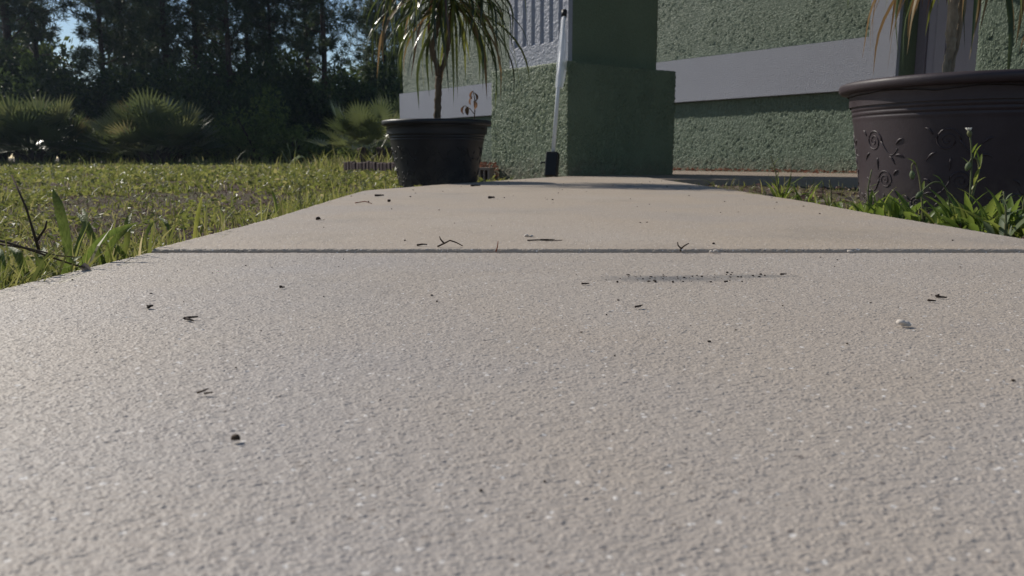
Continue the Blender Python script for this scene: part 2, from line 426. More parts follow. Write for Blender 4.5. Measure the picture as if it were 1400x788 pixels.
# porch floor behind the step, right of the column
porch_pts = [(.892, 4.95), (6.5, 4.95), (6.5, 6.0), (2.2, 9.8), (1.2, 9.2), (.892, 6.2)]
bm = bmesh.new()
vs = [bm.verts.new((x, y, 0.0)) for x, y in porch_pts]; f = bm.faces.new(vs)
r = bmesh.ops.extrude_face_region(bm, geom=[f])
for e in r['geom']:
    if isinstance(e, bmesh.types.BMVert): e.co.z = -0.16
bmesh.ops.recalc_face_normals(bm, faces=bm.faces[:])
bmesh.ops.bevel(bm, geom=[e for e in bm.edges if all(abs(v.co.z) < 1e-6 for v in e.verts)], offset=0.006, segments=2, affect='EDGES')
tag(link('porch_floor', mesh_bm('porch_floor', bm), None, mat_sandpaint('porch_concrete', (0.33, 0.27, 0.22), 0.7, 0.001, 180)), kind='structure')

# ------------------------------------------------------------------ house
HA = R(-52)                                   # local +x runs along the wall, local -y is the outward side
house = empty('house', (1.68, 8.4, 0), HA, 'green stucco house wall with grey painted bands behind the column and pots', 'house')
TL, TR, TE = -5.45, 2.28, 2.04
link('lower_wall', gridbox('lower_wall', TL, TR, 0, .25, -.12, .685, .018, .12, .018), house, ST_LOW)
link('upper_wall', gridbox('upper_wall', TL, TE, 0.002, .25, 1.10, 2.75, .018, .12, .018), house, ST_UP)
bm = bmesh.new()
vs = [bm.verts.new((x, -.05, z)) for x, z in ((TL - .03, .685), (TR, .685), (TR, 2.75), (TE, 2.75), (TE, 1.10), (TL - .03, 1.10))]
f = bm.faces.new(vs); r = bmesh.ops.extrude_face_region(bm, geom=[f])
for e in r['geom']:
    if isinstance(e, bmesh.types.BMVert): e.co.y = .25
bmesh.ops.recalc_face_normals(bm, faces=bm.faces[:])
link('grey_band', mesh_bm('grey_band', bm), house, GREY)
# recess with dark jamb, frame and lilac panel
bm = bmesh.new(); box(bm, TR - .04, TR + .006, .0, .34, -.12, 2.75)
link('door_jamb', mesh_bm('door_jamb', bm), house, DGREEN)
bm = bmesh.new(); box(bm, TR + .008, TR + .085, .235, .33, -.10, 2.5, .004)
link('door_frame', mesh_bm('door_frame', bm), house, FRAMEM)
dr = bmesh.new()
xs = [TR + .087, TR + .15, TR + .152, TR + .23, TR + .232, TR + .40, TR + .402, TR + .62]
for a, b, o in ((0, 1, .26), (2, 3, .245), (4, 5, .262), (6, 7, .25)):
    box(dr, xs[a], xs[b], o, .33, -.10, 2.5, .003)
box(dr, xs[0], xs[7], .30, .335, -.098, 2.495)
link('door', mesh_bm('door', dr), house, DOORM)
bm = bmesh.new(); box(bm, 1.10, 4.7, -3.1, -.06, 2.752, 2.90, .01)  # unseen roof, added and sized to keep sky light off column and recess
link('porch_roof_blocker', mesh_bm('porch_roof_blocker', bm), house, GREY)
link('side_wall', gridbox('side_wall', 2.86, 4.6, -.01, .25, -.12, 2.75, .02, .13, .02), house, ST_LOW)
bm = bmesh.new(); box(bm, TL + .02, TL + .25, .252, 3.5, -.12, 2.75)
link('end_wall', mesh_bm('end_wall', bm), house, GREY)
bm = bmesh.new(); box(bm, TL - .04, 4.7, -.06, 3.6, 2.752, 2.86, .01)
link('roof', mesh_bm('roof', bm), house, GREY)

# ------------------------------------------------------------------ porch column
col = empty('porch_column', (.38, 5.62, 0.0), HA, 'square green stucco column on a wide pedestal with a grey fluted side', 'column')
link('pedestal', gridbox('pedestal', -.87, 0, 0, 1.10, -.12, .778, .012, .012, .012), col, ST_PIL)
link('shaft', gridbox('shaft', -.755, -.10, .125, .99, .77, 2.75, .02, .02, .02), col, DGREEN)
# fluted panel: grooves cut into the plate, stopping above a plain foot
def fluted():
    bm = bmesh.new()
    x0, x1, yf, yb = -.757, -.098, .085, .124
    gw, gd = 0.022, 0.016
    cs = [x0 + .08 + i * (x1 - x0 - .16) / 5 for i in range(6)]
    prof = [(x0, yf)]
    for c in cs: prof += [(c - gw, yf), (c - gw * .45, yf + gd), (c + gw * .45, yf + gd), (c + gw, yf)]
    prof += [(x1, yf)]
    zb = .93
    lo = [bm.verts.new((x, yf, zb)) for x, y in prof]
    mid = [bm.verts.new((x, y, zb + (.02 if y > yf else 0))) if y > yf else lo[i] for i, (x, y) in enumerate(prof)]
    hi = [bm.verts.new((x, y, 2.75)) for x, y in prof]
    ft = [bm.verts.new((x, yf, .781)) for x, y in prof]
    for i in range(len(prof) - 1):
        bm.faces.new([v for v in dict.fromkeys((mid[i], mid[i + 1], hi[i + 1], hi[i]))])
        q = list(dict.fromkeys((lo[i], lo[i + 1], mid[i + 1], mid[i])))
        if len(q) > 2: bm.faces.new(q)
        bm.faces.new((ft[i], ft[i + 1], lo[i + 1], lo[i]))
    # sides
    for x, k in ((x0, 0), (x1, -1)):
        a = [bm.verts.new((x, yb, z)) for z in (.781, zb, 2.75)]
        bm.faces.new((ft[k], lo[k], a[1], a[0])); bm.faces.new((lo[k], hi[k], a[2], a[1]))
    bmesh.ops.recalc_face_normals(bm, faces=bm.faces[:])
    return mesh_bm('fluted_panel', bm)
fl = M('grey_fluted_paint'); v = fl.co()
nb = fl.bump(fl.noise(v, 45, 3, 0.6), 1.0, 0.012)
GREYFL = fl.surf(fl.bsdf((0.34, 0.35, 0.40), 0.55, 0.35, nb))
link('fluted_panel', fluted(), col, GREYFL)
bm = bmesh.new(); box(bm, -.90, .03, -.03, 1.13, 2.752, 2.85, .01)
link('capital', mesh_bm('capital', bm), col, GREY)

# ------------------------------------------------------------------ planters
def scroll(bm, rfun, th0, z0, s, flip, rad):
    """a relief scroll on a round pot wall: spiral, stem and leaves"""
    def P(u, v, o=0.0):
        z = z0 + v * s; r = rfun(z) + o
        th = th0 + flip * u * s / r
        return Vector((r * math.cos(th), r * math.sin(th), z))
    sp = []
    for i in range(34):
        t = i / 33; a = t * 4.4 * math.pi; q = 0.30 * (1 - t) + 0.02
        sp.append(P(q * math.cos(a), q * math.sin(a) + .0, rad * .1))
    tube(bm, sp, [rad * (1 - .5 * i / 33) for i in range(34)], 5)
    stem = [P(0.30 + .55 * t, -0.38 * math.sin(t * 2.6) , rad * .1) for t in np.linspace(0, 1, 12)]
    tube(bm, stem, [rad * (1 - .6 * t) for t in np.linspace(0, 1, 12)], 5)
    for (u, vv, a, L) in ((.55, -.42, -.9, .3), (.8, -.1, .5, .3), (.75, -.4, -.2, .3), (-.25, -.32, -2.4, .34), (.1, -.45, -1.6, .36), (-.35, .15, 2.5, .26)):
        lf = [P(u + L * t * math.cos(a), vv + L * t * math.sin(a) + .06 * math.sin(3 * t), rad * .0) for t in np.linspace(0, 1, 6)]
        tube(bm, lf, [rad * k for k in (.5, 1.2, 1.5, 1.3, .8, .2)], 5)

def planter(loc, r_rim, h, r_top, r_base, mat, label, nscroll, scale_scroll):
    t = empty('planter', loc, 0, label, 'planter', 'round resin planters beside the walkway')
    zt = h
    rf = lambda z: r_base + (r_top - r_base) * (max(0, z) / (h * .93)) ** 1.15
    prof = [(0.01, 0.0), (r_base * .96, 0.0), (r_base, h * .012)]
    for z in np.linspace(h * .05, h * .70, 14): prof.append((rf(z), z))
    # ring mouldings below the rim
    for i in range(5):
        z = h * (.72 + .035 * i); prof += [(rf(z), z), (rf(z) + h * .006, z + h * .012), (rf(z) + h * .006, z + h * .022), (rf(z), z + h * .032)]
    prof += [(rf(h * .905), h * .91), (r_top * 1.005, h * .925)]
    bm = bmesh.new(); lathe(bm, prof, 128)
    link('pot_wall', mesh_bm('pot_wall', bm, True), t, mat)
    lip = h * .075
    rp = [(r_top * .99, h - lip * 1.0), (r_rim * .985, h - lip * .95), (r_rim, h - lip * .7), (r_rim * 1.003, h - lip * .35), (r_rim * .995, h - lip * .1), (r_rim * .975, h),
          (r_rim * .945, h - .002), (r_rim * .92, h - .012), (r_rim * .915, h - .07), (0.01, h - .072)]
    bm = bmesh.new(); lathe(bm, rp[:9], 128)
    link('rim', mesh_bm('rim', bm, True), t, mat)
    bm = bmesh.new(); rings = lathe(bm, [(r_rim * .93 * k / 6 + .002, h - .05 + .012 * math.cos(k)) for k in range(7)], 40)
    for v in bm.verts: v.co.z += .012 * noise.noise(v.co * 14)
    link('soil', mesh_bm('soil', bm, True), t, SOIL)
    for z_, ss, fl_, rd_, dth in ((.56, 1, 1, .010, 0), (.28, .85, -1, .009, .12), (.12, .6, 1, .008, -.25)):
        bm = bmesh.new(); scroll(bm, rf, 0, h * z_, scale_scroll * ss, fl_, h * rd_ * .66); me = mesh_bm('scroll', bm, True)
        for i in range(nscroll):
            o = link('scroll', me, t, mat); o.rotation_euler.z = 2 * math.pi * i / nscroll + 2.62 + dth
    return t
POT1 = Vector((-.395, 4.32, GROUND_Z)); POT2 = Vector((1.392, 2.47, -.045))
planter(POT1, .288, .372, .262, .200, POTK, 'black round planter standing behind the left edge of the walkway by the column', 9, .085)
planter(POT2, .384, .398, .352, .296, POTM, 'big plum brown scrollwork planter among the weeds on the right of the walkway', 9, .105)

# ------------------------------------------------------------------ cane plants (narrow drooping leaves)
def strap_leaf(L, W, e0, droop, twist=0.3, side=0.0, seg=12):
    """narrow arching leaf growing along +x from the origin; V section"""
    p = Vector((0, 0, 0)); e = e0; h = 0.0; V = []; Q = []
    for i in range(seg + 1):
        t = i / seg
        w_ = W * (0.55 + 1.6 * t * (1 - t) * 1.1) * (1 - t ** 6) * (1 if t < .98 else .1)
        d = Vector((math.cos(e) * math.cos(h), math.cos(e) * math.sin(h), math.sin(e)))
        s = Vector((-math.sin(h), math.cos(h), 0)); nn = s.cross(d) * -1
        a = twist * t; s2 = s * math.cos(a) + nn * math.sin(a)
        V += [p + s2 * w_ * .5 + nn * w_ * .12, p, p - s2 * w_ * .5 + nn * w_ * .12]
        if i < seg:
            b = 3 * i; Q += [(b, b + 1, b + 4, b + 3), (b + 1, b + 2, b + 5, b + 4)]
        p = p + d * (L / seg)
        e = e - droop * (0.35 + 1.3 * t) / seg
        e = max(e, R(-88)); h += side / seg
    return mesh_np('leaf', np.array(V), np.array(Q))
def leaf_set(L, W, mats, fall=1.0):
    S = []
    for k in range(16):
        e0 = R(78 - k * 7.5)
        me = strap_leaf(L * random.uniform(.85, 1.1), W * random.uniform(.85, 1.15), e0, R(random.uniform(120, 175)) * fall if k < 11 else R(70) * fall, random.uniform(-1.2, 1.2), random.uniform(-.5, .5))
        me.materials.append(mats[0]); S.append(me)
    return S
def variant(me, mat):
    c = me.copy(); c.materials.clear(); c.materials.append(mat); return c
def cane_plant(loc, canes, L, W, nleaf, label, bark, dry=0.1, red=0.12, fall=1.0):
    t = empty('cane_plant', loc, 0, label, 'potted plant', 'cane plants growing in the planters')
    S = leaf_set(L, W, [LEAF_CANE], fall); SD = [variant(m, LEAF_DRY) for m in S]; SR = [variant(m, LEAF_RED) for m in S]
    for pts, rads, head in canes:
        bm = bmesh.new(); P = []
        for i in range(len(pts) - 1):
            a, b = Vector(pts[i]), Vector(pts[i + 1])
            for k in range(8): P.append((a.lerp(b, k / 8), rads[i] + (rads[i + 1] - rads[i]) * k / 8))
        P.append((Vector(pts[-1]), rads[-1]))
        q = [p + Vector((noise.noise(p * 19), noise.noise(p * 19 + Vector((5, 0, 0))), 0)) * rads[0] * .5 for p, r_ in P]
        tube(bm, q, [r_ * (1 + .18 * (i % 2)) for i, (p, r_) in enumerate(P)], 9)
        link('cane', mesh_bm('cane', bm, True), t, bark)
        if not head: continue
        top = q[-1]; prev = q[-6]
        n = nleaf
        for i in range(n):
            f = i / n
            k = min(15, max(0, int(f * 16 + random.uniform(-1.2, 1.2))))
            u = random.random()
            me = (SD if (f > .7 and u < dry * 3) else SR if u < red else S)[k]
            o = link('leaf', me, t)
            o.location = top.lerp(prev, f * .9 + random.uniform(0, .1))
            o.rotation_euler = (random.uniform(-.15, .15), random.uniform(-.12, .12), i * 2.39996 + random.uniform(-.3, .3))
            s = random.uniform(.8, 1.12); o.scale = (s, s, s)
    return t
z0 = .30
cane_plant((POT1.x + .0, POT1.y, GROUND_Z), [
    ([(0.0, 0, z0), (.005, 0, .46), (.015, 0, .60)], [.018, .017, .016], False),
    ([(.015, 0, .595), (-.02, 0, .74), (.03, .0, .93), (.04, 0, 1.10)], [.013, .013, .012, .012], True),
    ([(.015, 0, .595), (.055, .02, .72), (.085, .03, .90), (.095, .03, 1.04)], [.012, .012, .011, .011], True),
    ([(.03, 0, .92), (.0, .07, 1.05), (-.03, .1, 1.22)], [.011, .011, .011], True)],
    .60, .0165, 92, 'cane plant with a dark drooping crown of narrow leaves in the planter by the column', CANE, .07, .03, 1.42)
cane_plant((POT2.x, POT2.y, POT2.z), [
    ([(-.098, 0, .33), (-.094, 0, .46), (-.090, 0, .55), (-.085, .01, .80), (-.07, 0, 1.00)], [.0115, .0105, .014, .012, .012], True),
    ([(-.078, .03, .33), (-.060, .03, .52), (-.04, .03, .75), (.0, .05, .98)], [.010, .010, .010, .011], True),
    ([(-.04, .03, .74), (.05, .04, .86), (.14, .02, 1.0)], [.010, .010, .010], True)],
    .54, .0145, 66, 'cane plant with a pale bare stem and hanging leaf tips in the big scrollwork planter', CANE2, .2, .26, 1.35)

# shrivelled seedling in the black planter
def flat_leaf(L, W, curl=0.8, fold=0.25, seg=6, e0=0.3, shape=1.0):
    p = Vector((0, 0, 0)); e = e0; V = []; Q = []
    for i in range(seg + 1):
        t = i / seg; ww = W * math.sin(math.pi * min(1, (t ** shape) * .97 + .03)) + W * .06 * (1 - t)
        d = Vector((math.cos(e), 0, math.sin(e))); s = Vector((0, 1, 0)); nn = d.cross(s) * -1
        nn = Vector((-math.sin(e), 0, math.cos(e)))
        V += [p + s * ww * .5 + nn * ww * fold, p, p - s * ww * .5 + nn * ww * fold]
        if i < seg:
            b = 3 * i; Q += [(b, b + 1, b + 4, b + 3), (b + 1, b + 2, b + 5, b + 4)]
        p = p + d * (L / seg); e -= curl / seg
    return mesh_np('leaf', np.array(V), np.array(Q))
t = empty('dead_seedling', D(648, 165, 4.25), 0, 'small withered seedling with brown curled leaves beside the drooping cane plant', 'seedling')
bm = bmesh.new(); tube(bm, [(0, 0, -.03), (.004, 0, .04), (.006, 0, .10), (-.004, 0, .15)], [.004, .003, .003, .002], 5)
tube(bm, [(.003, 0, .03), (-.02, 0, .06), (-.045, 0, .075)], .002, 5)
link('stem', mesh_bm('stem', bm, True), t, TWIG)
fl_ = flat_leaf(.05, .022, 1.5, .4, 6, .1); fl_.materials.append(BROWNL)
for (x, z, a) in ((0, .15, 2.8), (0, .14, .4), (-.005, .12, 3.3), (-.045, .075, 2.9), (-.03, .07, 4.5), (.0, .10, 5.2)):
    o = link('leaf', fl_, t); o.location = (x, 0, z); o.rotation_euler = (0, .9, a)

# ------------------------------------------------------------------ white pole leaning on the column
pa = Vector((.262, 5.44, .0)); pb = Vector((.358, 5.725, 1.125))
pd = (pb - pa); PL = pd.length
pole = empty('leaning_pole', pa, 0, 'white pole in loose clear plastic leaning on the column, black block at its foot', 'pole')
pole.rotation_mode = 'QUATERNION'; pole.rotation_quaternion = pd.to_track_quat('Z', 'Y')
bm = bmesh.new(); tube(bm, [(0, 0, .14), (0, 0, PL - .03)], .013, 16)
link('tube', mesh_bm('tube', bm, True), pole, WHITEP)
bm = bmesh.new(); tube(bm, [(0, 0, PL - .045), (0, 0, PL)], .019, 16)
link('end_cap', mesh_bm('end_cap', bm, True), pole, BLACKP)
bm = bmesh.new(); box(bm, -.040, .040, -.035, .035, .004, .170, .006)
link('foot_block', mesh_bm('foot_block', bm), pole, BLACKP)
bm = bmesh.new(); tube(bm, [(.045, 0, .10), (.075, 0, .105), (.08, 0, .09)], .006, 6)
link('foot_clip', mesh_bm('foot_clip', bm), pole, BLACKP)
# wrinkled plastic sleeve
bm = bmesh.new(); rr = []
for i in range(26):
    z = .62 + (PL - .68) * i / 25; f = math.sin(math.pi * min(1, i / 25 + .12)) ** .7
    ring = []
    for k in range(18):
        a = 2 * math.pi * k / 18
        r_ = .018 + f * (.026 * max(0, math.cos(a - math.pi)) + .008 * noise.noise(Vector((math.cos(a) * 2, math.sin(a) * 2, z * 14))) + .004)
        ring.append(bm.verts.new((r_ * math.cos(a), r_ * math.sin(a), z)))
    rr.append(ring)
for a_, b_ in zip(rr, rr[1:]):
    for k in range(18): bm.faces.new((a_[k], a_[(k + 1) % 18], b_[(k + 1) % 18], b_[k]))
pm = M('clear_plastic_film')
g_ = pm.bsdf((0.8, 0.82, 0.86), 0.25, 0.5); tp = pm.node('ShaderNodeBsdfTransparent')
mx = pm.node('ShaderNodeMixShader', ins={0: 0.45}); pm.t.links.new(tp.outputs[0], mx.inputs[1]); pm.t.links.new(g_, mx.inputs[2])
link('plastic_sleeve', mesh_bm('plastic_sleeve', bm, True), pole, pm.surf(mx.outputs[0]))

# ------------------------------------------------------------------ garden edging behind the lawn
ed = empty('garden_edging', (-1.9, 11.0, GROUND_Z), 0, 'low row of dark clay edging pieces where the lawn ends behind the black planter', 'edging')
bm = bmesh.new(); box(bm, -.045, .045, -.03, .03, -.08, .13, .012); em = mesh_bm('edging_brick', bm); em.materials.append(BRICKM)
e0, e1 = D(474, 232, 10.6), D(556, 236, 9.2)
NE = 18
for i in range(NE):
    p = e0.lerp(e1, i / (NE - 1)); o = link('edging_brick', em, ed)
    o.location = Vector((p.x + 1.9, p.y - 11.0, random.uniform(-.012, .012))); o.rotation_euler = (random.uniform(-.06, .06), random.uniform(-.08, .08), R(-60) + random.uniform(-.15, .15))
bk = empty('edging_block', D(665, 249, 5.9), R(-20), 'tan hollow edging block between the black planter and the column', 'block')
bm = bmesh.new()
for x0_, x1_ in ((-.045, -.028), (-.006, .006), (.028, .045)): box(bm, x0_, x1_, -.05, .05, -.05, .085, .002)
box(bm, -.0455, .0455, -.0505, .0505, .0855, .105, .003); box(bm, -.044, .044, .02, .05, -.05, .085)
link('block_body', mesh_bm('block_body', bm), bk, BLOCKM)

# dry leaf litter by the house and behind the black planter
def cards(P, Dv, Nv, L, W, tint, bend=0.25):
    """leaf shaped quads pairs: base, two sides, tip"""
    P = np.asarray(P, float); Dv = Dv / (np.linalg.norm(Dv, axis=1, keepdims=True) + 1e-9)
    S = np.cross(Dv, Nv); S /= (np.linalg.norm(S, axis=1, keepdims=True) + 1e-9); U = np.cross(S, Dv)
    L = np.broadcast_to(L, len(P))[:, None]; W = np.broadcast_to(W, len(P))[:, None]
    a = P; b = P + Dv * L * .45 + S * W * .5 + U * L * bend * .35; c = P + Dv * L + U * L * -bend * .1; d = P + Dv * L * .45 - S * W * .5 + U * L * bend * .35
    V = np.stack([a, b, c, d], 1).reshape(-1, 3)
    Q = np.arange(len(V)).reshape(-1, 4)
    return V, Q, np.repeat(tint, 4)
def rand_dirs(n, zmin=-1, zmax=1):
    z = rng.uniform(zmin, zmax, n); a = rng.uniform(0, 2 * np.pi, n); r_ = np.sqrt(np.maximum(0, 1 - z * z))
    return np.stack([r_ * np.cos(a), r_ * np.sin(a), z], 1)
n = 500
P = np.concatenate([np.stack([rng.normal(D(664, 240, 6.1).x, .08, n // 2), rng.normal(6.25, .10, n // 2), rng.uniform(-.04, .09, n // 2)], 1),
                    np.stack([1.72 + .616 * (tt := rng.uniform(0, 2.2, n // 2)) - rng.uniform(.02, .22, n // 2), 8.38 - .788 * tt - rng.uniform(.02, .12, n // 2), rng.uniform(.006, .02, n // 2)], 1)])
V, Q, tn = cards(P, rand_dirs(n, -.2, .5), rand_dirs(n), rng.uniform(.03, .06, n), rng.uniform(.012, .03, n), rng.uniform(0, 1, n))
LITM = mat_leaf('red_brown_litter', [(0, (0.11, 0.05, 0.03)), (1, (0.22, 0.12, 0.075))], 0.3, 0.7, 0.2)
tag(link('leaf_litter', mesh_np('leaf_litter', V, Q, False, tn), None, LITM), 'reddish dry leaf litter along the house wall and behind the black planter', 'leaf litter', kind='stuff')

# ------------------------------------------------------------------ lawn, left of the walkway
def in_house(x, y):
    # behind the wall line
    return (x - 1.68) * .788 + (y - 8.4) * .616 > -.05
def blades(n, pts, hgt, wid, lean, tint, seg=3):
    """bent tapering blades as strips"""
    P = pts; a = rng.uniform(0, 2 * np.pi, n); b = rng.uniform(0, 2 * np.pi, n)
    Ld = np.stack([np.cos(a), np.sin(a), np.zeros(n)], 1); Wd = np.stack([np.cos(b), np.sin(b), np.zeros(n)], 1)
    V = np.zeros((n, 2 * seg + 1, 3)); 
    for i in range(seg):
        t = i / seg; w_ = wid * (1 - t ** 2 * .8)
        c = P + Ld * (lean * t ** 2)[:, None] + np.stack([np.zeros(n), np.zeros(n), hgt * t * (1 - .25 * t * lean / (hgt + 1e-6)).clip(.4)], 1)
        V[:, 2 * i] = c - Wd * (w_ * .5)[:, None]; V[:, 2 * i + 1] = c + Wd * (w_ * .5)[:, None]
    V[:, -1] = P + Ld * lean[:, None] + np.stack([np.zeros(n), np.zeros(n), hgt * (1 - .25 * lean / (hgt + 1e-6)).clip(.4)], 1)
    F = []
    k = 2 * seg + 1; base = np.arange(n) * k
    T = []
    for i in range(seg - 1):
        j = 2 * i
        T += [np.stack([base + j, base + j + 1, base + j + 3], 1), np.stack([base + j, base + j + 3, base + j + 2], 1)]
    j = 2 * (seg - 1); T.append(np.stack([base + j, base + j + 1, base + j + 2], 1))
    return V.reshape(-1, 3), np.concatenate(T), np.repeat(tint, k)
def lawn_points(n, dmin, dmax, power):
    """more points near, fewer far; only left of the walkway"""
    u = rng.random(n)
    d = (dmin ** (1 - power) + u * (dmax ** (1 - power) - dmin ** (1 - power))) ** (1 / (1 - power))
    lo = np.array([-0.80 * q - .5 for q in d]); 
    edge = np.interp(d, [a for a, b in LEFT] + [13], [b for a, b in LEFT] + [-1.8])
    edge = np.where(d > 5, np.interp(d, [5, 6.2, 12.5, 13, 30], [-.05, -.2, -1.7, 0.8, 3]), edge)
    x = lo + (edge - lo) * rng.random(n) ** .85
    keep = x < edge - .004
    return x[keep], d[keep]
def patch(x, y):
    """bare brownish patches of the lawn"""
    return np.array([.8 * noise2(a, b, 1.15, 8) + .75 * noise2(a, b, 3.6, 9) + .36 * math.exp(-((b - 2.3) / 1.3) ** 2) for a, b in zip(x, y)])
gzv = lambda x, y: np.array([gz(a, b) for a, b in zip(x, y)])
x, y = lawn_points(150000, .45, 24, 1.5)
pt = patch(x, y); keep = rng.random(len(x)) > np.clip((pt + .20) * 3.0, 0, .95) * np.clip((y - .9) / .6, 0, 1) * np.clip((11 - y) / 5, 0.25, 1)
x, y, pt = x[keep], y[keep], pt[keep]; n = len(x)
hgt = rng.gamma(4, .0095, n) * (1 + .45 * (y < 1.5)) * np.clip(1 - .8 * pt, .4, 1.2); hgt = np.clip(hgt, .010, .09)
wid = np.clip(.0016 * y, .0028, .02) * rng.uniform(.6, 1.5, n)
tint = np.clip(rng.normal(.42, .22, n) + .25 * pt, 0, 1)
V, Q, tn = blades(n, np.stack([x, y, gzv(x, y) - .003], 1), hgt, wid, rng.uniform(.1, 1.1, n) * hgt, tint)
tag(link('lawn_grass', mesh_np('lawn_grass', V, Q, False, tn), None, GRASS), 'patchy sunlit green lawn grass left of the walkway', 'grass', kind='stuff')
# taller fringe blades beside the slab
n = 260; y = rng.uniform(.6, 3.0, n); x = np.interp(y, [a for a, b in LEFT], [b for a, b in LEFT]) - rng.uniform(.004, .05, n)
h_ = rng.uniform(.03, .085, n)
V, Q, tn = blades(n, np.stack([x, y, np.full(n, GROUND_Z)], 1), h_ + .03, rng.uniform(.003, .007, n), rng.uniform(.1, .9, n) * h_, np.clip(rng.normal(.45, .2, n), 0, 1), 4)
tag(link('fringe_grass', mesh_np('fringe_grass', V, Q, False, tn), None, GRASS), 'longer grass fringe growing along the left slab edge', 'grass', kind='stuff')
# low broad weed leaves mixed in the lawn
x, y = lawn_points(42000, .5, 22, 1.6); n = len(x); pt = patch(x, y)
keep = rng.random(n) > np.clip((pt + .1) * 2.4, 0, .85); x, y = x[keep], y[keep]; n = len(x)
Ls = rng.uniform(.010, .028, n) * np.clip(y / 3, .8, 3); 
V, Q, tn = cards(np.stack([x, y, gzv(x, y) + rng.uniform(.004, .045, n)], 1), rand_dirs(n, -.1, .7), rand_dirs(n, .2, 1), Ls, Ls * rng.uniform(.35, .7, n), np.clip(rng.normal(.35, .22, n), 0, 1))
tag(link('lawn_weeds', mesh_np('lawn_weeds', V, Q, False, tn), None, GRASS), 'small broad leaved weeds scattered through the lawn', 'weeds', kind='stuff')
# dead thatch
x, y = lawn_points(52000, .5, 18, 1.6); n = len(x)
hgt = rng.uniform(.004, .03, n)
V, Q, tn = blades(n, np.stack([x, y, gzv(x, y)], 1), hgt, np.clip(.0014 * y, .002, .012), rng.uniform(.02, .07, n), rng.beta(1.5, 3, n), 2)
tag(link('dead_thatch', mesh_np('dead_thatch', V, Q, False, tn), None, THATCH), 'brown dead thatch lying between the lawn grass', 'thatch', kind='stuff')

# ground cover in the bed right of the walkway
n = 2600
x = rng.uniform(.9, 3.0, n); y = rng.uniform(1.0, 4.85, n); k = x > np.interp(y, [b[0] for b in RIGHT], [b[1] for b in RIGHT]) + .01
k &= ((x - POT2.x) ** 2 + (y - POT2.y) ** 2) > .31 ** 2
k &= rng.random(n) < np.where(y < 2.6, 1, .45)
x, y = x[k], y[k]; n = len(x); h_ = rng.gamma(4, .011, n).clip(.01, .10)
V, Q, tn = blades(n, np.stack([x, y, gzv(x, y)], 1), h_, rng.uniform(.003, .007, n), rng.uniform(.2, 1.2, n) * h_, np.clip(rng.normal(.45, .25, n), 0, 1))
tag(link('bed_grass', mesh_np('bed_grass', V, Q, False, tn), None, GRASS), 'short grass in the planting bed right of the walkway', 'grass', kind='stuff')
n = 1500
x = rng.uniform(.9, 3.0, n); y = rng.uniform(1.1, 4.6, n); k = (x > np.interp(y, [b[0] for b in RIGHT], [b[1] for b in RIGHT]) + .012) & (((x - POT2.x) ** 2 + (y - POT2.y) ** 2) > .3 ** 2)
x, y = x[k], y[k]; n = len(x); Ls = rng.uniform(.015, .05, n)
V, Q, tn = cards(np.stack([x, y, gzv(x, y) + rng.uniform(.003, .02, n)], 1), rand_dirs(n, -.1, .35), rand_dirs(n, .2, 1), Ls, Ls * .4, rng.random(n), .5)
tag(link('bed_litter', mesh_np('bed_litter', V, Q, False, tn), None, THATCH), 'curled dead leaves lying in the planting bed', 'leaf litter', kind='stuff')

# ------------------------------------------------------------------ single tall blades at the left edge of the walkway
def blade_mesh(pts, wid, fold=.18, rot=0.0):
    pts = [Vector(p) for p in pts]; P = []
    for i in range(len(pts) - 1):
        for k in range(4): P.append(pts[i].lerp(pts[i + 1], k / 4))
    P.append(pts[-1])
    for _ in range(3): P = [P[0]] + [(P[i - 1] + P[i] * 2 + P[i + 1]) / 4 for i in range(1, len(P) - 1)] + [P[-1]]
    V = []; Q = []; n = len(P)
    for i, p in enumerate(P):
        t = i / (n - 1); d = (P[min(i + 1, n - 1)] - P[max(i - 1, 0)]).normalized()
        s = Vector((math.cos(rot), math.sin(rot), 0)); s = (s - d * s.dot(d)).normalized(); u = s.cross(d)
        ww = wid * (.75 + .5 * t) * (1 - t ** 4 * .98)
        V += [p + s * ww * .5 + u * ww * fold, p, p - s * ww * .5 + u * ww * fold]
        if i < n - 1:
            b = 3 * i; Q += [(b, b + 1, b + 4, b + 3), (b + 1, b + 2, b + 5, b + 4)]
    return mesh_np('blade', np.array(V), np.array(Q))
BLADE = mat_leaf('broad_blade', [(0, (0.10, 0.16, 0.03)), (1, (0.17, 0.22, 0.05))], 0.45, 0.5, 0.35, 'obj', 6, 0.6)
BLADEB = mat_leaf('pale_blade', [(0, (0.22, 0.26, 0.05)), (1, (0.26, 0.28, 0.06))], 0.55, 0.42, 0.4, 'obj', 6, 0.4)
def grass_plant(name, label, cat, base, parts, group=None):
    t = empty(name, base, 0, label, cat, group)
    for nm, pts, wid, mat, rot in parts:
        loc = [Vector(p) - base for p in pts]
        if nm == 'stem':
            bm = bmesh.new(); tube(bm, loc, [wid * (1 - .5 * i / (len(loc) - 1)) for i in range(len(loc))], 6); me = mesh_bm('stem', bm, True)
        else: me = blade_mesh(loc, wid, .15, rot)
        link(nm, me, t, mat)
    return t
def L_(d, *pp): return [D(px, py, d + dd) for px, py, dd in pp]
gp = 'grass plants along the left edge of the walkway'
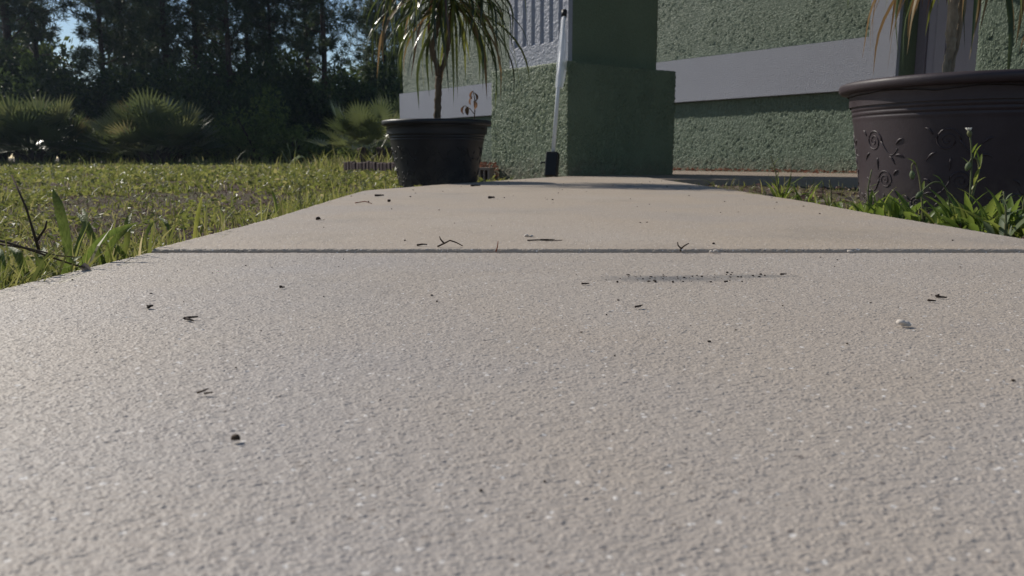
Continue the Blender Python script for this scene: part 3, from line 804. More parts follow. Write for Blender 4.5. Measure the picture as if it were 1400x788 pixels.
grass_plant('grass_tuft', 'broad green grass tuft with the tallest blade at the left edge of the walkway', 'grass tuft', D(98, 372, 1.02),
    [('blade', L_(1.02, (100, 372, 0), (90, 320, .01), (82, 285, .02), (72, 258, .04)), .0135, BLADE, .2),
     ('blade', L_(1.02, (96, 374, 0), (110, 330, -.01), (120, 300, .0), (112, 285, .02)), .010, BLADE, -.4),
     ('blade', L_(1.02, (104, 374, 0), (125, 340, 0), (150, 318, .01), (190, 304, .03)), .009, BLADE, .5),
     ('blade', L_(1.02, (102, 373, 0), (70, 360, 0), (40, 352, .0), (22, 356, -.02)), .008, BLADE, 1.0)], gp)
grass_plant('grass_tuft', 'arching narrow bladed grass tuft nearest the end of the joint', 'grass tuft', D(140, 366, 1.10),
    [('blade', L_(1.06, (142, 362, 0), (128, 330, 0), (118, 305, .01), (104, 290, .03)), .010, BLADE, .1),
     ('blade', L_(1.06, (144, 362, 0), (150, 335, 0), (168, 318, .01), (186, 305, .03)), .009, BLADE, .3),
     ('blade', L_(1.08, (168, 352, 0), (176, 325, 0), (173, 305, .01), (180, 290, .03)), .009, BLADE, .1),
     ('blade', L_(1.08, (172, 353, 0), (160, 338, 0), (148, 330, .01), (128, 328, .03)), .008, BLADE, .6)], gp)
grass_plant('grass_stalk', 'single pale yellow green blade standing up above the lawn beyond the joint', 'grass stalk', D(266, 332, 1.34),
    [('blade', L_(1.36, (266, 330, 0), (268, 308, .0), (272, 288, .01), (276, 270, .015)), .0075, BLADEB, .2)], gp)
grass_plant('grass_tuft', 'wide short leaf blades overhanging the corner at the left frame edge', 'grass tuft', D(60, 390, .92),
    [('blade', L_(.92, (62, 388, 0), (58, 368, 0), (56, 352, .0), (60, 338, .02)), .013, BLADE, .0),
     ('blade', L_(.92, (40, 388, 0), (30, 362, 0), (24, 345, .0), (8, 336, .02)), .010, BLADE, .5),
     ('blade', L_(.93, (80, 382, 0), (92, 366, 0), (100, 355, .0), (112, 350, .02)), .010, BLADE, .2),
     ('blade', L_(.90, (4, 392, 0), (6, 372, 0), (2, 350, .0), (-6, 338, .02)), .012, BLADE, -.2)], gp)
grass_plant('dark_stalk', 'dark upright weed stalk rising behind the broad grass tuft', 'weed', D(52, 345, 1.05),
    [('stem', L_(1.05, (54, 345, 0), (45, 315, .0), (36, 285, .0), (16, 240, .02)), .0021, TWIG, 0),
     ('stem', L_(1.05, (50, 330, 0), (62, 312, .0), (64, 302, .0)), .002, TWIG, 0)], None)
grass_plant('dry_stem', 'bent dry grass stem leaning over the slab edge with a seed head', 'dry stem', D(0, 330, .90),
    [('stem', L_(.90, (-12, 326, 0), (10, 332, .0), (42, 342, .0), (70, 352, .02), (100, 362, .03), (116, 366, .03)), .0017, TWIG, 0),
     ('stem', L_(.91, (0, 334, 0), (40, 340, .0), (80, 350, .0), (105, 352, .02)), .0014, CANE, 0),
     ('blade', L_(.93, (112, 362, 0), (118, 368, .0), (120, 376, 0)), .010, DEADGREY, .3)], None)
for k, (bx, by, dd, pts, wd, lb) in enumerate([
    (190, 345, 1.22, [(192, 342), (200, 322), (205, 308), (218, 300)], .006, 'thin grass blade curling right above the joint end'),
    (378, 292, 1.95, [(378, 292), (377, 278), (374, 268), (372, 260)], .008, 'upright blade in the grass fringe by the far slab'),
    (232, 322, 1.42, [(236, 322), (228, 306), (222, 300), (214, 298)], .007, 'leaning blade by the far slab edge left of the pale blade')]):
    grass_plant('grass_stalk', lb, 'grass stalk', D(bx, by, dd), [('blade', L_(dd, *[(a, b, .01 * i) for i, (a, b) in enumerate(pts)]), wd, BLADE, .2)], gp)

# fringe clumps along the edges
def leaf_proto(kind):
    if kind == 'lance': return flat_leaf(.080, .0105, .9, .22, 6, 1.1, .9)
    if kind == 'spoon': return flat_leaf(.068, .016, .7, .18, 6, .9, 1.6)
    if kind == 'grassy': return flat_leaf(.10, .0055, 1.3, .2, 7, 1.15, .6)
LP = {}
def lp(kind, mat):
    if (kind, mat.name) not in LP:
        me = leaf_proto(kind); me.materials.append(mat); LP[kind, mat.name] = me
    return LP[kind, mat.name]
def weed(name, label, base, kind, mat, n, size, stems=(), stemleaf=0, spread=.012, flower=None, extra=(), group='weeds along the right edge of the walkway', cat='weed'):
    t = empty(name, base, random.uniform(0, 6), label, cat, group)
    rz = t.rotation_euler.z
    for i in range(n):
        o = link('leaf', lp(kind, mat), t); a = i * 2.4 + random.uniform(-.4, .4)
        o.location = (spread * math.cos(a) * random.random(), spread * math.sin(a) * random.random(), random.uniform(0, .012))
        s = size * random.uniform(.9, 1.6); o.scale = (s, s, s); o.rotation_euler = (random.uniform(-.35, .35), random.uniform(-.65, .35), a)
    inv = Matrix.Rotation(-rz, 3, 'Z')
    for si, pts in enumerate(stems):
        loc = [inv @ (Vector(p) - base) for p in pts]
        sm = []
        for i in range(len(loc) - 1):
            for k in range(4): sm.append(loc[i].lerp(loc[i + 1], k / 4))
        sm.append(loc[-1])
        for _ in range(4): sm = [sm[0]] + [(sm[i - 1] + sm[i] * 2 + sm[i + 1]) / 4 for i in range(1, len(sm) - 1)] + [sm[-1]]
        bm = bmesh.new(); tube(bm, sm, [.0026 * (1 - .45 * i / len(sm)) for i in range(len(sm))], 6)
        link('stem', mesh_bm('stem', bm, True), t, WEEDS)
        for k in range(stemleaf):
            f = (k + 1) / (stemleaf + 1.5); p = sm[int(f * (len(sm) - 1))]
            o = link('leaf', lp(kind, mat), t); o.location = p; s = size * (.75 - .45 * f); o.scale = (s, s, s)
            o.rotation_euler = (0, random.uniform(-.5, .2), k * 2.2 + si + random.random())
        if flower and flower[si]:
            fk = flower[si]; bm = bmesh.new(); tip = sm[-1]; dd = (sm[-1] - sm[-3]).normalized()
            if fk == 'bloom':
                tube(bm, [tip - dd * .002, tip + dd * .006, tip + dd * .012], [.003, .0055, .003], 8)
                link('bud', mesh_bm('bud', bm, True), t, WEEDS); bm = bmesh.new()
                for q in range(9):
                    a = q * .7; off = Vector((math.cos(a), math.sin(a), 0)) * .006
                    tube(bm, [tip + dd * .010, tip + dd * .015 + off * .6, tip + dd * .017 + off], [.002, .002, .0008], 4)
                link('flower', mesh_bm('flower', bm, True), t, FLOWER)
            else:
                tube(bm, [tip - dd * .004, tip + dd * .003, tip + dd * .010, tip + dd * .016], [.0025, .006, .0055, .002], 8)
                link('bud', mesh_bm('bud', bm, True), t, GREYL)
    for (k2, m2, n2, s2) in extra:
        for i in range(n2):
            o = link('leaf', lp(k2, m2), t); a = random.uniform(0, 6.28); o.rotation_euler = (random.uniform(-.5, .5), random.uniform(-.2, .9), a)
            o.location = (random.uniform(-.02, .02), random.uniform(-.02, .02), random.uniform(0, .03)); o.scale = (s2,) * 3
    return t
ZB = -.045
def B(px, d): p = D(px, 250, d); return Vector((p.x, d, gz(p.x, d) - .002))
weed('grass_clump', 'bright spiky grass clump at the inner corner where the walkway meets the porch step', B(1068, 2.86), 'grassy', WEEDL, 26, 1.05, [L_(2.86, (1066, 275, 0), (1063, 250, 0), (1060, 232, 0), (1054, 214, 0))], 5, .03)
weed('grass_clump', 'smaller grass clump just right of the spiky corner clump', B(1100, 2.78), 'grassy', WEEDL, 16, .85, (), 0, .03)
weed('upright_weed', 'thin upright weed with one bare stalk before the dark porch step', B(1136, 2.66), 'lance', WEEDL, 7, .55, [L_(2.66, (1136, 285, 0), (1137, 265, 0), (1134, 246, 0))], 4, .02)
weed('leafy_weed', 'low leafy rosette at the foot of the scrollwork planter', B(1185, 2.08), 'lance', WEEDL, 13, .8, [L_(2.08, (1190, 290, 0), (1185, 262, 0), (1192, 232, 0))], 2, .03)
weed('leafy_weed', 'small rosette hugging the slab edge left of the scrollwork planter', B(1150, 2.25), 'spoon', WEEDL, 11, .62, (), 0, .025)
weed('leafy_weed', 'broad green rosette left of the drooping bud stem', B(1216, 1.98), 'spoon', WEEDL, 12, .85, (), 0, .03)
weed('flowering_weed', 'weed with a drooping bud on a hooked stem in front of the scrollwork planter', B(1262, 1.84), 'lance', WEEDL, 11, .95,
     [L_(1.84, (1262, 310, 0), (1261, 275, 0), (1258, 245, 0), (1252, 222, 0), (1246, 224, 0), (1247, 236, 0))], 2, .03, ['bud'])
weed('flowering_weed', 'weed with a low arching stem between the hooked bud and the white flower', B(1296, 1.80), 'lance', WEEDL, 10, .85,
     [L_(1.80, (1294, 312, 0), (1300, 272, 0), (1290, 250, 0), (1276, 248, 0), (1264, 258, 0), (1259, 264, 0))], 1, .03, ['bud'])
weed('flowering_weed', 'tallest weed with a closed white flower standing before the dark planter', B(1326, 1.74), 'lance', WEEDL, 14, 1.05,
     [L_(1.74, (1324, 315, 0), (1326, 275, 0), (1328, 235, 0), (1329, 205, 0), (1326, 186, 0)),
      L_(1.74, (1326, 280, 0), (1334, 250, 0), (1340, 230, 0), (1336, 216, 0), (1328, 216, 0), (1325, 224, 0))], 4, .03, ['bloom', 'bud'], [('spoon', BROWNL, 5, .8)])
weed('leafy_weed', 'tall grey green leafy weed next to the right frame edge', B(1376, 1.56), 'spoon', GREYL, 12, .85, [L_(1.56, (1374, 325, 0), (1376, 290, 0), (1372, 262, 0))], 6, .03)
weed('leafy_weed', 'yellow green leafy weed between the white flower and the grey green weed', B(1348, 1.66), 'spoon', WEEDL, 12, .9, (), 0, .03, None, [('lance', WEEDL, 4, .9)])
weed('leafy_weed', 'bright leaning weed cut by the right frame edge', B(1402, 1.62), 'lance', WEEDL, 13, .95, [L_(1.62, (1402, 315, 0), (1398, 285, 0), (1402, 265, 0))], 5, .03)
weed('leafy_weed', 'small rosette between broad rosette and hooked stem weed', B(1240, 1.93), 'lance', WEEDL, 9, .6, (), 0, .03)
weed('leafy_weed', 'low rosette between the corner grass and the planter', B(1168, 2.35), 'lance', WEEDL, 10, .6, (), 0, .03)
more = [(1122, 2.50, 'grassy', 9, .6, 'sparse grass sprig between the corner clumps and the thin upright weed'), (1176, 2.18, 'lance', 9, .7, 'leaning leafy weed touching the left foot of the scrollwork planter'),
        (1204, 2.03, 'grassy', 12, .75, 'grassy sprig among the rosettes at the planter foot'), (1228, 1.97, 'spoon', 10, .85, 'round leaved weed just before the planter middle'),
        (1274, 1.83, 'spoon', 10, .8, 'round leaved weed between hooked bud and arching stem'), (1310, 1.75, 'grassy', 12, .8, 'grassy sprig left of the white flowered weed'),
        (1338, 1.72, 'lance', 12, 1.0, 'dense lance leaved weed right of the white flowered weed'), (1362, 1.64, 'grassy', 12, .8, 'grassy sprig beside the grey green weed'),
        (1390, 1.60, 'lance', 12, .95, 'leafy weed behind the curled grey dead leaf'), (1420, 1.58, 'spoon', 12, .9, 'weed growing past the right frame edge')]
for px, d, kd, n_, sz_, lb in more: weed('leafy_weed', lb, B(px, d), kd, WEEDL, n_, sz_ * 1.1, (), 0, .03)
t = empty('dead_leaf', B(1388, 1.52), 0, 'curled grey dead leaf on the bed beside the slab at the right', 'dead leaf')
for i in range(3):
    o = link('blade', lp('spoon', DEADGREY), t); o.location = (.02 * i, -.01 * i, .01); o.scale = (.9,) * 3; o.rotation_euler = (.4 * i, .7, 1.2 * i)

# ------------------------------------------------------------------ bits lying on the walkway
def bit_loc(px, py): 
    p = G(px, py, .001); p.z = .0050 if p.y > JY else .0012; return p
def pebble(bm, c, r, sq=(1, 1, .6)):
    t = bmesh.new(); bmesh.ops.create_icosphere(t, subdivisions=2, radius=1)
    o = Vector((random.random() * 50, random.random() * 50, 0))
    for v in t.verts:
        k = 1 + .45 * noise.noise(v.co * 1.6 + o); v.co = Vector((v.co.x * sq[0] * r * k, v.co.y * sq[1] * r * k, v.co.z * sq[2] * r * k)) + c
    me = bpy.data.meshes.new('t'); t.to_mesh(me); t.free(); bm.from_mesh(me); bpy.data.meshes.remove(me)
def twig(name, label, px, py, pts, rad, mat, cat='twig', group=None, lumps=()):
    """pts are offsets in photograph pixels from (px,py) at its depth"""
    b = bit_loc(px, py); s = b.y / 1099; bm = bmesh.new()
    for line in pts:
        P = [Vector((x * s, dz * s, max(0.0005, -y * s + rad * .6))) for x, y, dz in line]
        tube(bm, P, [rad * (1 - .5 * i / max(1, len(P) - 1)) for i in range(len(P))], 6)
    for x, y, r_ in lumps: pebble(bm, Vector((x * s, 0, -y * s + r_ * .4)), r_)
    o = link(name, mesh_bm(name, bm, True), None, mat); o.location = b
    return tag(o, label, cat, group)
twig('twig', 'thin dark twig arched over the joint in the walkway', 615, 342, [[(-17, 0, 0), (-8, -4, 3), (0, -8, 5), (6, -6, 6), (10, -4, 8), (17, 0, 10)], [(-8, -4, 3), (-13, -9, 8), (-15, -13, 10)]], .0014, TWIG)
twig('twig', 'small forked twig standing like a Y on the joint', 930, 345, [[(0, 0, 0), (1, -4, 0), (-3, -8, 1), (-4, -13, 1)], [(1, -4, 0), (6, -8, 1), (12, -11, 2)]], .0014, TWIG)
twig('pine_needle', 'short reddish needle poking up from the joint', 680, 345, [[(-2, 0, 0), (0, -6, 0), (1, -14, 0)]], .0011, RUST, 'needle')
twig('pine_needle', 'long reddish needle lying flat on the far slab', 498, 280, [[(-12, 0, 0), (-2, -1, 20), (12, 1, -10)]], .0016, RUST, 'needle')
twig('leaf_bit', 'dark flat leaf sliver lying just beyond the joint', 577, 340, [[(-7, 0, 0), (0, -1, 2), (7, -1, 0)]], .0016, DARKBIT, 'leaf bit')
twig('leaf_bit', 'dark forked leaf scrap on the near slab at left', 260, 437, [[(-8, 0, 0), (0, -1, 3), (9, -1, 6)], [(-6, 0, 0), (2, 0, -8), (10, 1, -14)]], .0013, DARKBIT, 'leaf bit', None, [(-6, 0, .0022)])
twig('leaf_bit', 'small dark two lobed scrap left of the forked leaf scrap', 205, 421, [[(-4, 0, 0), (4, -1, 2)], [(-1, 0, 0), (0, 2, -6)]], .0016, DARKBIT, 'leaf bit')
twig('seed', 'brown husk lying alone on the near slab, lower left', 323, 602, [[(-6, 0, 0), (6, 1, -2)]], .0011, TWIG, 'seed', None, [(-1, -2, .0019), (2, -1, .0014)])
twig('leaf_bit', 'frayed brown fibre on the near slab above the husk', 280, 539, [[(-11, 0, 0), (-2, -3, 3), (4, -5, 5)], [(0, 0, -2), (12, -1, 0)]], .0007, TWIG, 'fibre')
twig('leaf_bit', 'dark comma shaped scrap at right of the grey smear', 1284, 407, [[(-4, 0, 0), (0, -3, 1)], [(-4, 0, 0), (8, 1, -5)]], .0013, DARKBIT, 'leaf bit', None, [(-3, -1, .0018)])
twig('leaf_bit', 'small dark scrap touching below the comma shaped scrap', 1273, 412, [[(-4, 0, 0), (5, 1, -3)]], .0012, DARKBIT, 'leaf bit', None, [(-3, 0, .0016)])
twig('crumb', 'pale mortar crumb on the near slab at right', 1236, 446, [[(-4, 0, 0), (8, 1, -3)]], .0016, PALEBIT, 'crumb', None, [(-5, -3, .0035), (2, -2, .0028), (6, -1, .002)])
twig('crumb', 'whitish crumb wedged in the joint right of the forked twig', 975, 346, [[(-5, 0, 0), (6, -1, 0)]], .0016, PALEBIT, 'crumb', None, [(-3, -1, .0025), (3, -2, .0028), (6, -1, .002)])
twig('crumb', 'whitish crumb beside gritty scraps beyond the joint', 723, 327, [[(-6, 0, 0), (6, 0, 4)]], .0016, PALEBIT, 'crumb', None, [(-3, -1, .0028), (3, 0, .0026)])
twig('leaf_bit', 'gritty dark strip beyond the joint under the whitish crumb', 745, 333, [[(-24, 0, 0), (-8, 0, 6), (6, 0, -4), (24, 0, 2)], [(-6, 0, 10), (14, 0, 14)]], .0012, DARKBIT, 'leaf bit')
twig('leaf_bit', 'dark round bit on the far slab near its left edge', 435, 303, [[(-3, 0, 0), (4, 0, 0)]], .0022, DARKBIT, 'leaf bit', None, [(0, -1, .0045)])
twig('leaf_bit', 'dark lump on the far slab before the black planter', 532, 278, [[(-2, 0, 0), (2, 0, 0)]], .002, DARKBIT, 'leaf bit', None, [(0, -1, .005)])
twig('leaf_bit', 'flat dark scrap at the far slab corner', 518, 270, [[(-5, 0, 0), (5, 0, 10)]], .004, DARKBIT, 'leaf bit')
twig('leaf_bit', 'dark scrap on the slab edge right of the black planter', 650, 256, [[(-6, 0, 0), (6, 0, 10)]], .005, DARKBIT, 'leaf bit')
twig('leaf_bit', 'dark scrap on the far slab below the pole', 672, 273, [[(-4, 0, 0), (4, 0, 5)]], .0045, DARKBIT, 'leaf bit')
twig('leaf_bit', 'black speck pair on the near slab under the joint at left', 385, 394, [[(-3, 0, 0), (4, 0, 2)]], .0011, DARKBIT, 'leaf bit', None, [(-1, -1, .0017)])
twig('leaf_bit', 'dark scrap beneath the grey smear', 874, 421, [[(-6, 0, 0), (5, -2, 3)]], .0011, DARKBIT, 'leaf bit', None, [(0, -1, .0015)])
twig('leaf_bit', 'dark scrap left of the grey smear', 800, 389, [[(-5, 0, 0), (6, 0, 2)]], .0011, DARKBIT, 'leaf bit', None, [(0, 0, .0013)])
twig('leaf_bit', 'dark scrap beyond the right end of the grey smear', 1071, 376, [[(-4, 0, 0), (5, 1, 2)]], .0012, DARKBIT, 'leaf bit', None, [(0, 0, .0014)])
twig('crumb', 'pale flake lying in the joint at right', 1163, 345, [[(-4, 0, 0), (4, 0, 0)]], .0017, PALEBIT, 'crumb')
# loose grit over both slabs and in the smear
bm = bmesh.new()
def grit(n, f, r0, r1):
    for _ in range(n):
        x_, y_ = f(); 
        if not (xl(y_) + .02 < x_ < xr(y_) - .02): continue
        r_ = random.uniform(r0, r1) * (1 + .3 * y_); z_ = .0044 if y_ > JY + .005 else .0003
        t_ = bmesh.ops.create_icosphere(bm, subdivisions=1, radius=r_)
        sx_, sy_, sz_ = random.uniform(.7, 1.6), random.uniform(.7, 1.6), random.uniform(.4, .9)
        for v in t_['verts']: v.co = Vector((v.co.x * sx_ + x_, v.co.y * sy_ + y_, v.co.z * sz_ + z_ + r_ * .3))
grit(70, lambda: (random.uniform(-.5, .8), random.uniform(.3, 1.08)), .0004, .0009)
grit(80, lambda: (random.uniform(-.55, .85), random.uniform(1.13, 4.6)), .0006, .0016)
grit(34, lambda: (random.gauss(.17, .035), random.gauss(.868, .012)), .0004, .0009)
grit(14, lambda: (random.gauss(.26, .03), random.gauss(.887, .010)), .0005, .0011)
grit(9, lambda: (random.uniform(.1, .25), .842 + random.gauss(0, .002)), .0009, .0014)
tag(link('grit', mesh_bm('grit', bm, True), None, DARKBIT), 'dark loose grit scattered over the walkway and in the grey smear', 'grit', kind='stuff')

# ------------------------------------------------------------------ forest edge
def join(parts):
    V, Q, T, b = [], [], [], 0
    for v, q, t_ in parts:
        V.append(v); Q.append(q + b); T.append(t_); b += len(v)
    return np.concatenate(V), np.concatenate(Q), np.concatenate(T)
def pine_proto(seed, H=13.0, r=.13, first=2.2):
    rs = np.random.default_rng(seed); rd = random.Random(seed)
    bm = bmesh.new()
    trunk = [Vector((.10 * math.sin(z * .35 + seed) * z / H, .1 * math.cos(z * .3 + seed * 2) * z / H, z)) for z in np.linspace(-.1, H, 14)]
    tube(bm, trunk, [r * (1 - .8 * i / 13) for i in range(14)], 8)
    tp = []; td = []
    nb = 64
    for i in range(nb):
        f = (i + rd.random()) / nb; z = first + (H - first - .2) * f ** .9
        a = i * 2.4 + rd.uniform(-.5, .5); L = (rd.uniform(.7, 1.75)) * (1 - .45 * f); el = rd.uniform(-.15, .45) + .3 * f
        q = z / H * 13; k = min(12, int(q)); o = trunk[k].lerp(trunk[k + 1], q - k)
        pts = []; p = o.copy()
        for s in range(7):
            pts.append(p.copy()); d = Vector((math.cos(a) * math.cos(el), math.sin(a) * math.cos(el), math.sin(el)))
            p = p + d * (L / 6); el += .10; a += rd.uniform(-.25, .25)
        tube(bm, pts, [.022 * (1 - .75 * s / 6) * (1.2 - .5 * f) for s in range(7)], 4, False)
        if f < .12 and rd.random() < .5: continue              # dead lower branch
        for s in range(2, 7):
            for _ in range(3 if s < 5 else 5):
                off = Vector((rd.gauss(0, .16), rd.gauss(0, .16), rd.gauss(.03, .10)))
                tp.append(pts[s] + off); td.append((pts[s] - pts[s - 1]).normalized() * .6 + off.normalized() + Vector((0, 0, .3)))
            if s in (3, 4, 5):
                e = pts[s] + Vector((rd.gauss(0, .3), rd.gauss(0, .3), rd.uniform(0, .25)))
                tube(bm, [pts[s], e], [.009, .005], 3, False)
                for _ in range(2): tp.append(e + Vector((rd.gauss(0, .05), rd.gauss(0, .05), rd.gauss(0, .05)))); td.append((e - pts[s]).normalized() + Vector((0, 0, .3)))
    tm = mesh_bm('trunk', bm, True); tm.materials.append(PINEBARK)
    tp = np.array([list(v) for v in tp]); td = np.array([list(v) for v in td]); td /= np.linalg.norm(td, axis=1, keepdims=True)
    k = 15; n = len(tp)
    P = np.repeat(tp, k, 0); Dv = np.repeat(td, k, 0) * .55 + rs.normal(0, .6, (n * k, 3))
    V, Q, tn = cards(P, Dv, rs.normal(0, 1, (n * k, 3)), rs.uniform(.16, .30, n * k), rs.uniform(.018, .034, n * k), np.clip(np.repeat(rs.uniform(0, 1, n), k) + rs.normal(0, .1, n * k), 0, 1), .1)
    cm = mesh_np('crown', V, Q, False, tn); cm.materials.append(PINE)
    return tm, cm
PINES = [pine_proto(3), pine_proto(11, 14, .11, 2.8), pine_proto(23, 12, .12, 1.6), pine_proto(31, 13.5, .10, 3.2)]
def pine(px, d, k, s, rz, label, group):
    d += 3
    p = D(px, 216, d); t = empty('pine_tree', (p.x, d, GROUND_Z - .05), rz, label, 'pine tree', group)
    t.scale = (s, s, s)
    tr = link('trunk', PINES[k][0], t); cr = link('crown', PINES[k][1], t)
    return t
GPN = 'tall pines at the edge of the wood'
front = [(27, 27, 0, 1.3, 'thick trunked pine towering at the far left over the palmetto'),
         (149, 27, 2, 1.0, 'pine with a dark full crown above the middle of the leaning sky gap'),
         (181, 29, 3, 1.0, 'slim straight trunked pine at the edge of the left sky gap'),
         (205, 34, 1, .95, 'thin pine with bare lower stem just right of the slim straight pine'),
         (236, 27, 2, 1.05, 'bushy pine above the round palmetto'),
         (277, 28, 0, 1.0, 'pine with dense low branches right of the round palmetto'),
         (320, 26, 1, 1.05, 'pine with long side limbs above the dark understory trees'),
         (347, 30, 2, 1.0, 'pine close behind the long limbed pine'),
         (376, 29, 3, .95, 'straight pine just left of the slender one'),
         (425, 29, 1, 1.0, 'slender pine above the light green bush'),
         (447, 26, 0, .95, 'crooked limbed pine in the right sky gap'),
         (512, 36, 3, 1.0, 'pale far pine glimpsed left of the cane plant'),
         (528, 30, 2, .95, 'pine half hidden behind the cane plant leaves'),
         (62, 28, 1, 1.05, 'pine left of the leaning sky gap behind the understory')
         ]
for i, (px, d, k, s, lb) in enumerate(front): pine(px, d, k, s, i * 1.7, lb, GPN)
for i in range(16):
    px = -90 + 700 * (i + .5) / 16 + random.uniform(-14, 14); d = random.uniform(38, 55)
    if 92 < px < 145 or 385 < px < 410 or 440 < px < 505: continue
    pine(px, d, i % 4, random.uniform(.85, 1.1), i * 2.3, 'slender pine standing deeper in the shaded wood', 'pines deeper in the wood')

def leafy_proto(seed, nclump, rad, per, leaf, mat, flat=.75, stem=True, H=1.0):
    """clumps of leaves through an uneven crown, stems below; unit ~ crown radius 1 m"""
    rs = np.random.default_rng(seed)
    c = rs.normal(0, .42, (nclump, 3)); c[:, 2] = np.abs(c[:, 2]) * flat * 1.3 + .25
    lim = np.linalg.norm(c * [1, 1, .8], axis=1, keepdims=True); c = c / np.maximum(1, lim / 1.0)
    n = nclump * per
    cc = np.repeat(c, per, 0); dv = rs.normal(0, 1, (n, 3)); dv /= np.linalg.norm(dv, axis=1, keepdims=True)
    P = cc + dv * (rad * rs.uniform(.3, 1, n) ** .6)[:, None] * [1, 1, .75]
    V, Q, tn = cards(P, dv + rs.normal(0, .6, (n, 3)) + [0, 0, -.1], rs.normal(0, 1, (n, 3)) + [0, 0, .8], rs.uniform(.6, 1.3, n) * leaf, rs.uniform(.3, .55, n) * leaf, np.clip(np.repeat(rs.uniform(0, .8, nclump), per) + rs.normal(0, .15, n), 0, 1))
    cm = mesh_np('crown', V, Q, False, tn); cm.materials.append(mat)
    bm = bmesh.new()
    for k in range(0, nclump, 4):
        q = Vector(c[k]); tube(bm, [(0, 0, -.15), (q.x * .3, q.y * .3, q.z * .4), (q.x, q.y, q.z)], [.05, .03, .01], 5, False)
    tm = mesh_bm('trunk', bm, True); tm.materials.append(PINEBARK)
    return tm, cm
UN = [leafy_proto(41, 70, .24, 130, .085, UNDER), leafy_proto(42, 60, .28, 140, .09, UNDER, .9), leafy_proto(43, 64, .22, 140, .08, UNDER, .8)]
BU = [leafy_proto(51, 46, .20, 60, .11, BUSHL, .7), leafy_proto(52, 40, .22, 64, .10, BUSHL, .8)]
def shrub(name, proto, px, d, sx, sz, label, cat, group, lift=0.0):
    p = D(px, 216, d); t = empty(name, (p.x, d, GROUND_Z + lift), random.uniform(0, 6.3), label, cat, group); t.scale = (sx, sx, sz)
    link('trunk', proto[0], t); link('crown', proto[1], t); return t
GU = 'dark understory trees in the wood'
und = [(-60, 25.5, 2.2, 2.9), (0, 27, 2.3, 3.4), (60, 25, 2.0, 2.5), (95, 27.5, 2.1, 3.0), (140, 25.5, 1.7, 1.9), (170, 27, 2.2, 2.5), (225, 26.5, 2.2, 2.8), (262, 25, 1.8, 2.3), (300, 27, 2.3, 3.1),
       (335, 24.5, 1.9, 2.6), (372, 26, 2.0, 2.9), (410, 25.5, 1.9, 2.3), (445, 27, 2.0, 2.5), (485, 25.5, 1.8, 2.2), (525, 27, 2.0, 2.6), (560, 25, 1.8, 2.5), (30, 30, 2.8, 3.8), (200, 31, 2.6, 2.9), (400, 31, 2.8, 2.8), (500, 32, 2.8, 3.0), (600, 30, 3, 3.5), (-120, 26, 2.6, 3.6)]
for i, (px, d, sx, sz) in enumerate(und):
    shrub('understory_tree', UN[i % 3], px, d + 3, sx * 1.1, sz * 1.06, 'dense dark understory tree in the shaded wood under the pines', 'tree', GU)
GB = 'bushes along the front of the wood'
shrub('bush', BU[0], 400, 22.2, 1.05, .95, 'light green sunlit bush at the wood edge right of centre', 'bush', GB)
shrub('bush', BU[1], 355, 23, 1.2, 1.6, 'mid green leafy bush rising left of the light green bush', 'bush', GB)
shrub('bush', BU[1], 122, 22.4, 1.0, .95, 'yellow green bush between the two palmettos on the left', 'bush', GB)
shrub('bush', BU[0], 440, 22.8, .8, .75, 'small bush at the right foot of the light green bush', 'bush', GB)
shrub('bush', BU[1], 300, 23.4, 1.1, 1.1, 'shaded bush right of the round palmetto', 'bush', GB)
shrub('bush', BU[0], 498, 17.5, .65, .75, 'low bush behind the clay edging', 'bush', GB)

def frond_proto(seed):
    rd = random.Random(seed); V = []; Q = []; n = 22; Lp = .55
    def strip(a, b, w0, w1, up):
        i = len(V); s = (b - a).cross(up).normalized()
        V.extend([a - s * w0, a + s * w0, b + s * w1, b - s * w1]); Q.append((i, i + 1, i + 2, i + 3))
    # petiole along +x rising, then the fan
    strip(Vector((0, 0, 0)), Vector((Lp, 0, .0)), .010, .008, Vector((0, 0, 1)))
    for i in range(n):
        a = (i / (n - 1) - .5) * R(250); L = .52 * (1 - .25 * abs(i / (n - 1) - .5) * 2) * rd.uniform(.9, 1.05)
        d = Vector((math.cos(a), math.sin(a) * .85, .10 + .25 * abs(math.sin(a)))).normalized()
        p0 = Vector((Lp, 0, 0)); p1 = p0 + d * L * .55; p2 = p0 + d * L + Vector((0, 0, -.07 * rd.random()))
        strip(p0, p1, .006, .020, Vector((0, 0, 1))); strip(p1, p2, .020, .002, Vector((0, 0, 1)))
    me = mesh_np('frond', np.array(V), np.array(Q), False); me.materials.append(FROND); return me
FR = [frond_proto(i) for i in range(4)]
def palmetto(px, d, s, nf, label, spread=1.0):
    p = D(px, 216, d); t = empty('palmetto', (p.x, d, GROUND_Z), 0, label, 'palmetto', 'saw palmettos in front of the wood')
    bm = bmesh.new()
    for k in range(5): a = k * 1.3; tube(bm, [(.1 * math.cos(a), .1 * math.sin(a), -.1), (.3 * spread * math.cos(a), .3 * math.sin(a), .35)], [.09, .07], 6)
    link('trunk', mesh_bm('trunk', bm, True), t, PINEBARK)
    for i in range(nf):
        a = i * 2.4 + random.uniform(-.3, .3); f = i / nf
        el = R(80) - f * R(72) + random.uniform(-.15, .15); rr_ = random.uniform(.05, .55) * spread
        o = link('frond', FR[i % 4], t)
        o.location = (rr_ * math.cos(a), rr_ * .8 * math.sin(a), .25 + .35 * (1 - f) * random.random())
        o.rotation_euler = (random.uniform(-.5, .5), -el, a); q = s * random.uniform(.85, 1.15); o.scale = (q, q, q)
    return t
palmetto(42, 21.5, 1.32, 95, 'large saw palmetto with grey glinting fronds at the far left of the lawn', 1.3)
palmetto(212, 21.5, 1.30, 100, 'round saw palmetto with a fan crown standing alone before the dark wood', 1.25)
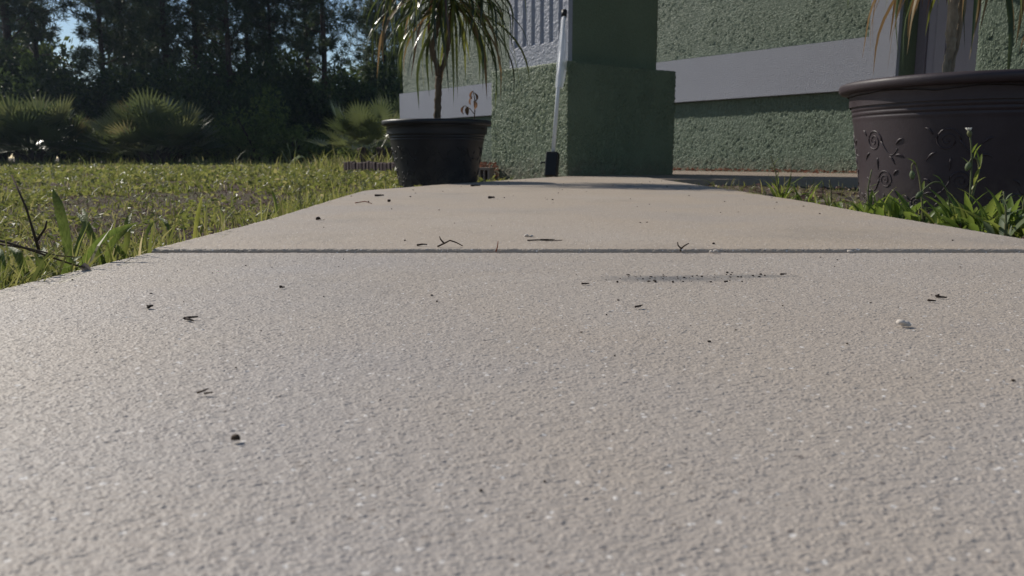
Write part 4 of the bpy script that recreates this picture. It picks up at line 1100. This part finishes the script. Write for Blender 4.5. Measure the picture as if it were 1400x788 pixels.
palmetto(512, 15.0, .72, 44, 'saw palmetto behind the clay edging beside the black planter', 1.0)
palmetto(548, 20.0, 1.25, 46, 'tall dark palmetto half hidden behind the black planter and cane plant', 1.0)
palmetto(-70, 22.0, 1.3, 60, 'saw palmetto outside the left end of the lawn', 1.2)

# tall weeds and grass at the wood edge
n = 5200
x = rng.uniform(-19, 1.5, n); y = rng.uniform(19.5, 22.5, n); h_ = rng.gamma(3, .045, n).clip(.04, .5)
V, Q, tn = blades(n, np.stack([x, y, np.full(n, GROUND_Z - .02)], 1), h_, rng.uniform(.012, .03, n), rng.uniform(.1, .7, n) * h_, np.clip(rng.normal(.4, .25, n), 0, 1))
e = 900; x2 = rng.uniform(-3.4, -1.3, e); y2 = rng.uniform(11.2, 15.5, e); h2 = rng.gamma(3, .06, e).clip(.04, .45)
V2, Q2, tn2 = blades(e, np.stack([x2, y2, np.full(e, GROUND_Z - .02)], 1), h2, rng.uniform(.01, .022, e), rng.uniform(.1, .7, e) * h2, np.clip(rng.normal(.5, .25, e), 0, 1))
V, Q, tn = join([(V, Q, tn), (V2, Q2, tn2)])
tag(link('edge_grass', mesh_np('edge_grass', V, Q, False, tn), None, GRASS), 'taller unmown grass along the edge of the wood', 'grass', kind='stuff')
grass_plant('seeding_weed', 'tall pale seeding weed standing in front of the wood right of the light green bush', 'weed', D(400, 222, 16.0),
    [('stem', L_(16.0, (398, 224, 0), (396, 206, 0), (392, 196, .0)), .012, GREYL, 0), ('stem', L_(16.0, (402, 224, 0), (405, 205, 0), (404, 192, 0)), .012, GREYL, 0),
     ('stem', L_(16.0, (395, 224, 0), (388, 212, 0), (385, 206, 0)), .012, GREYL, 0), ('blade', L_(16.0, (400, 222, 0), (410, 212, 0), (416, 216, 0)), .05, GREYL, .2)], None)


# ------------------------------------------------------------------ added bluish volume imitating lens glare over the trees
bm = bmesh.new(); box(bm, -75, 75, -30, 75, -1.6, 22)
hz = M('thin_lens_veil'); pv = hz.node('ShaderNodeVolumePrincipled', ins={'Color': (0.62, 0.76, 1.0, 1), 'Density': 0.0005, 'Anisotropy': 0.4})
hz.t.links.new(pv.outputs[0], hz.out.inputs['Volume'])
tag(link('veil', mesh_bm('veil', bm), None, hz.m), 'thin bluish haze added for the lens glare', 'veil', kind='stuff')
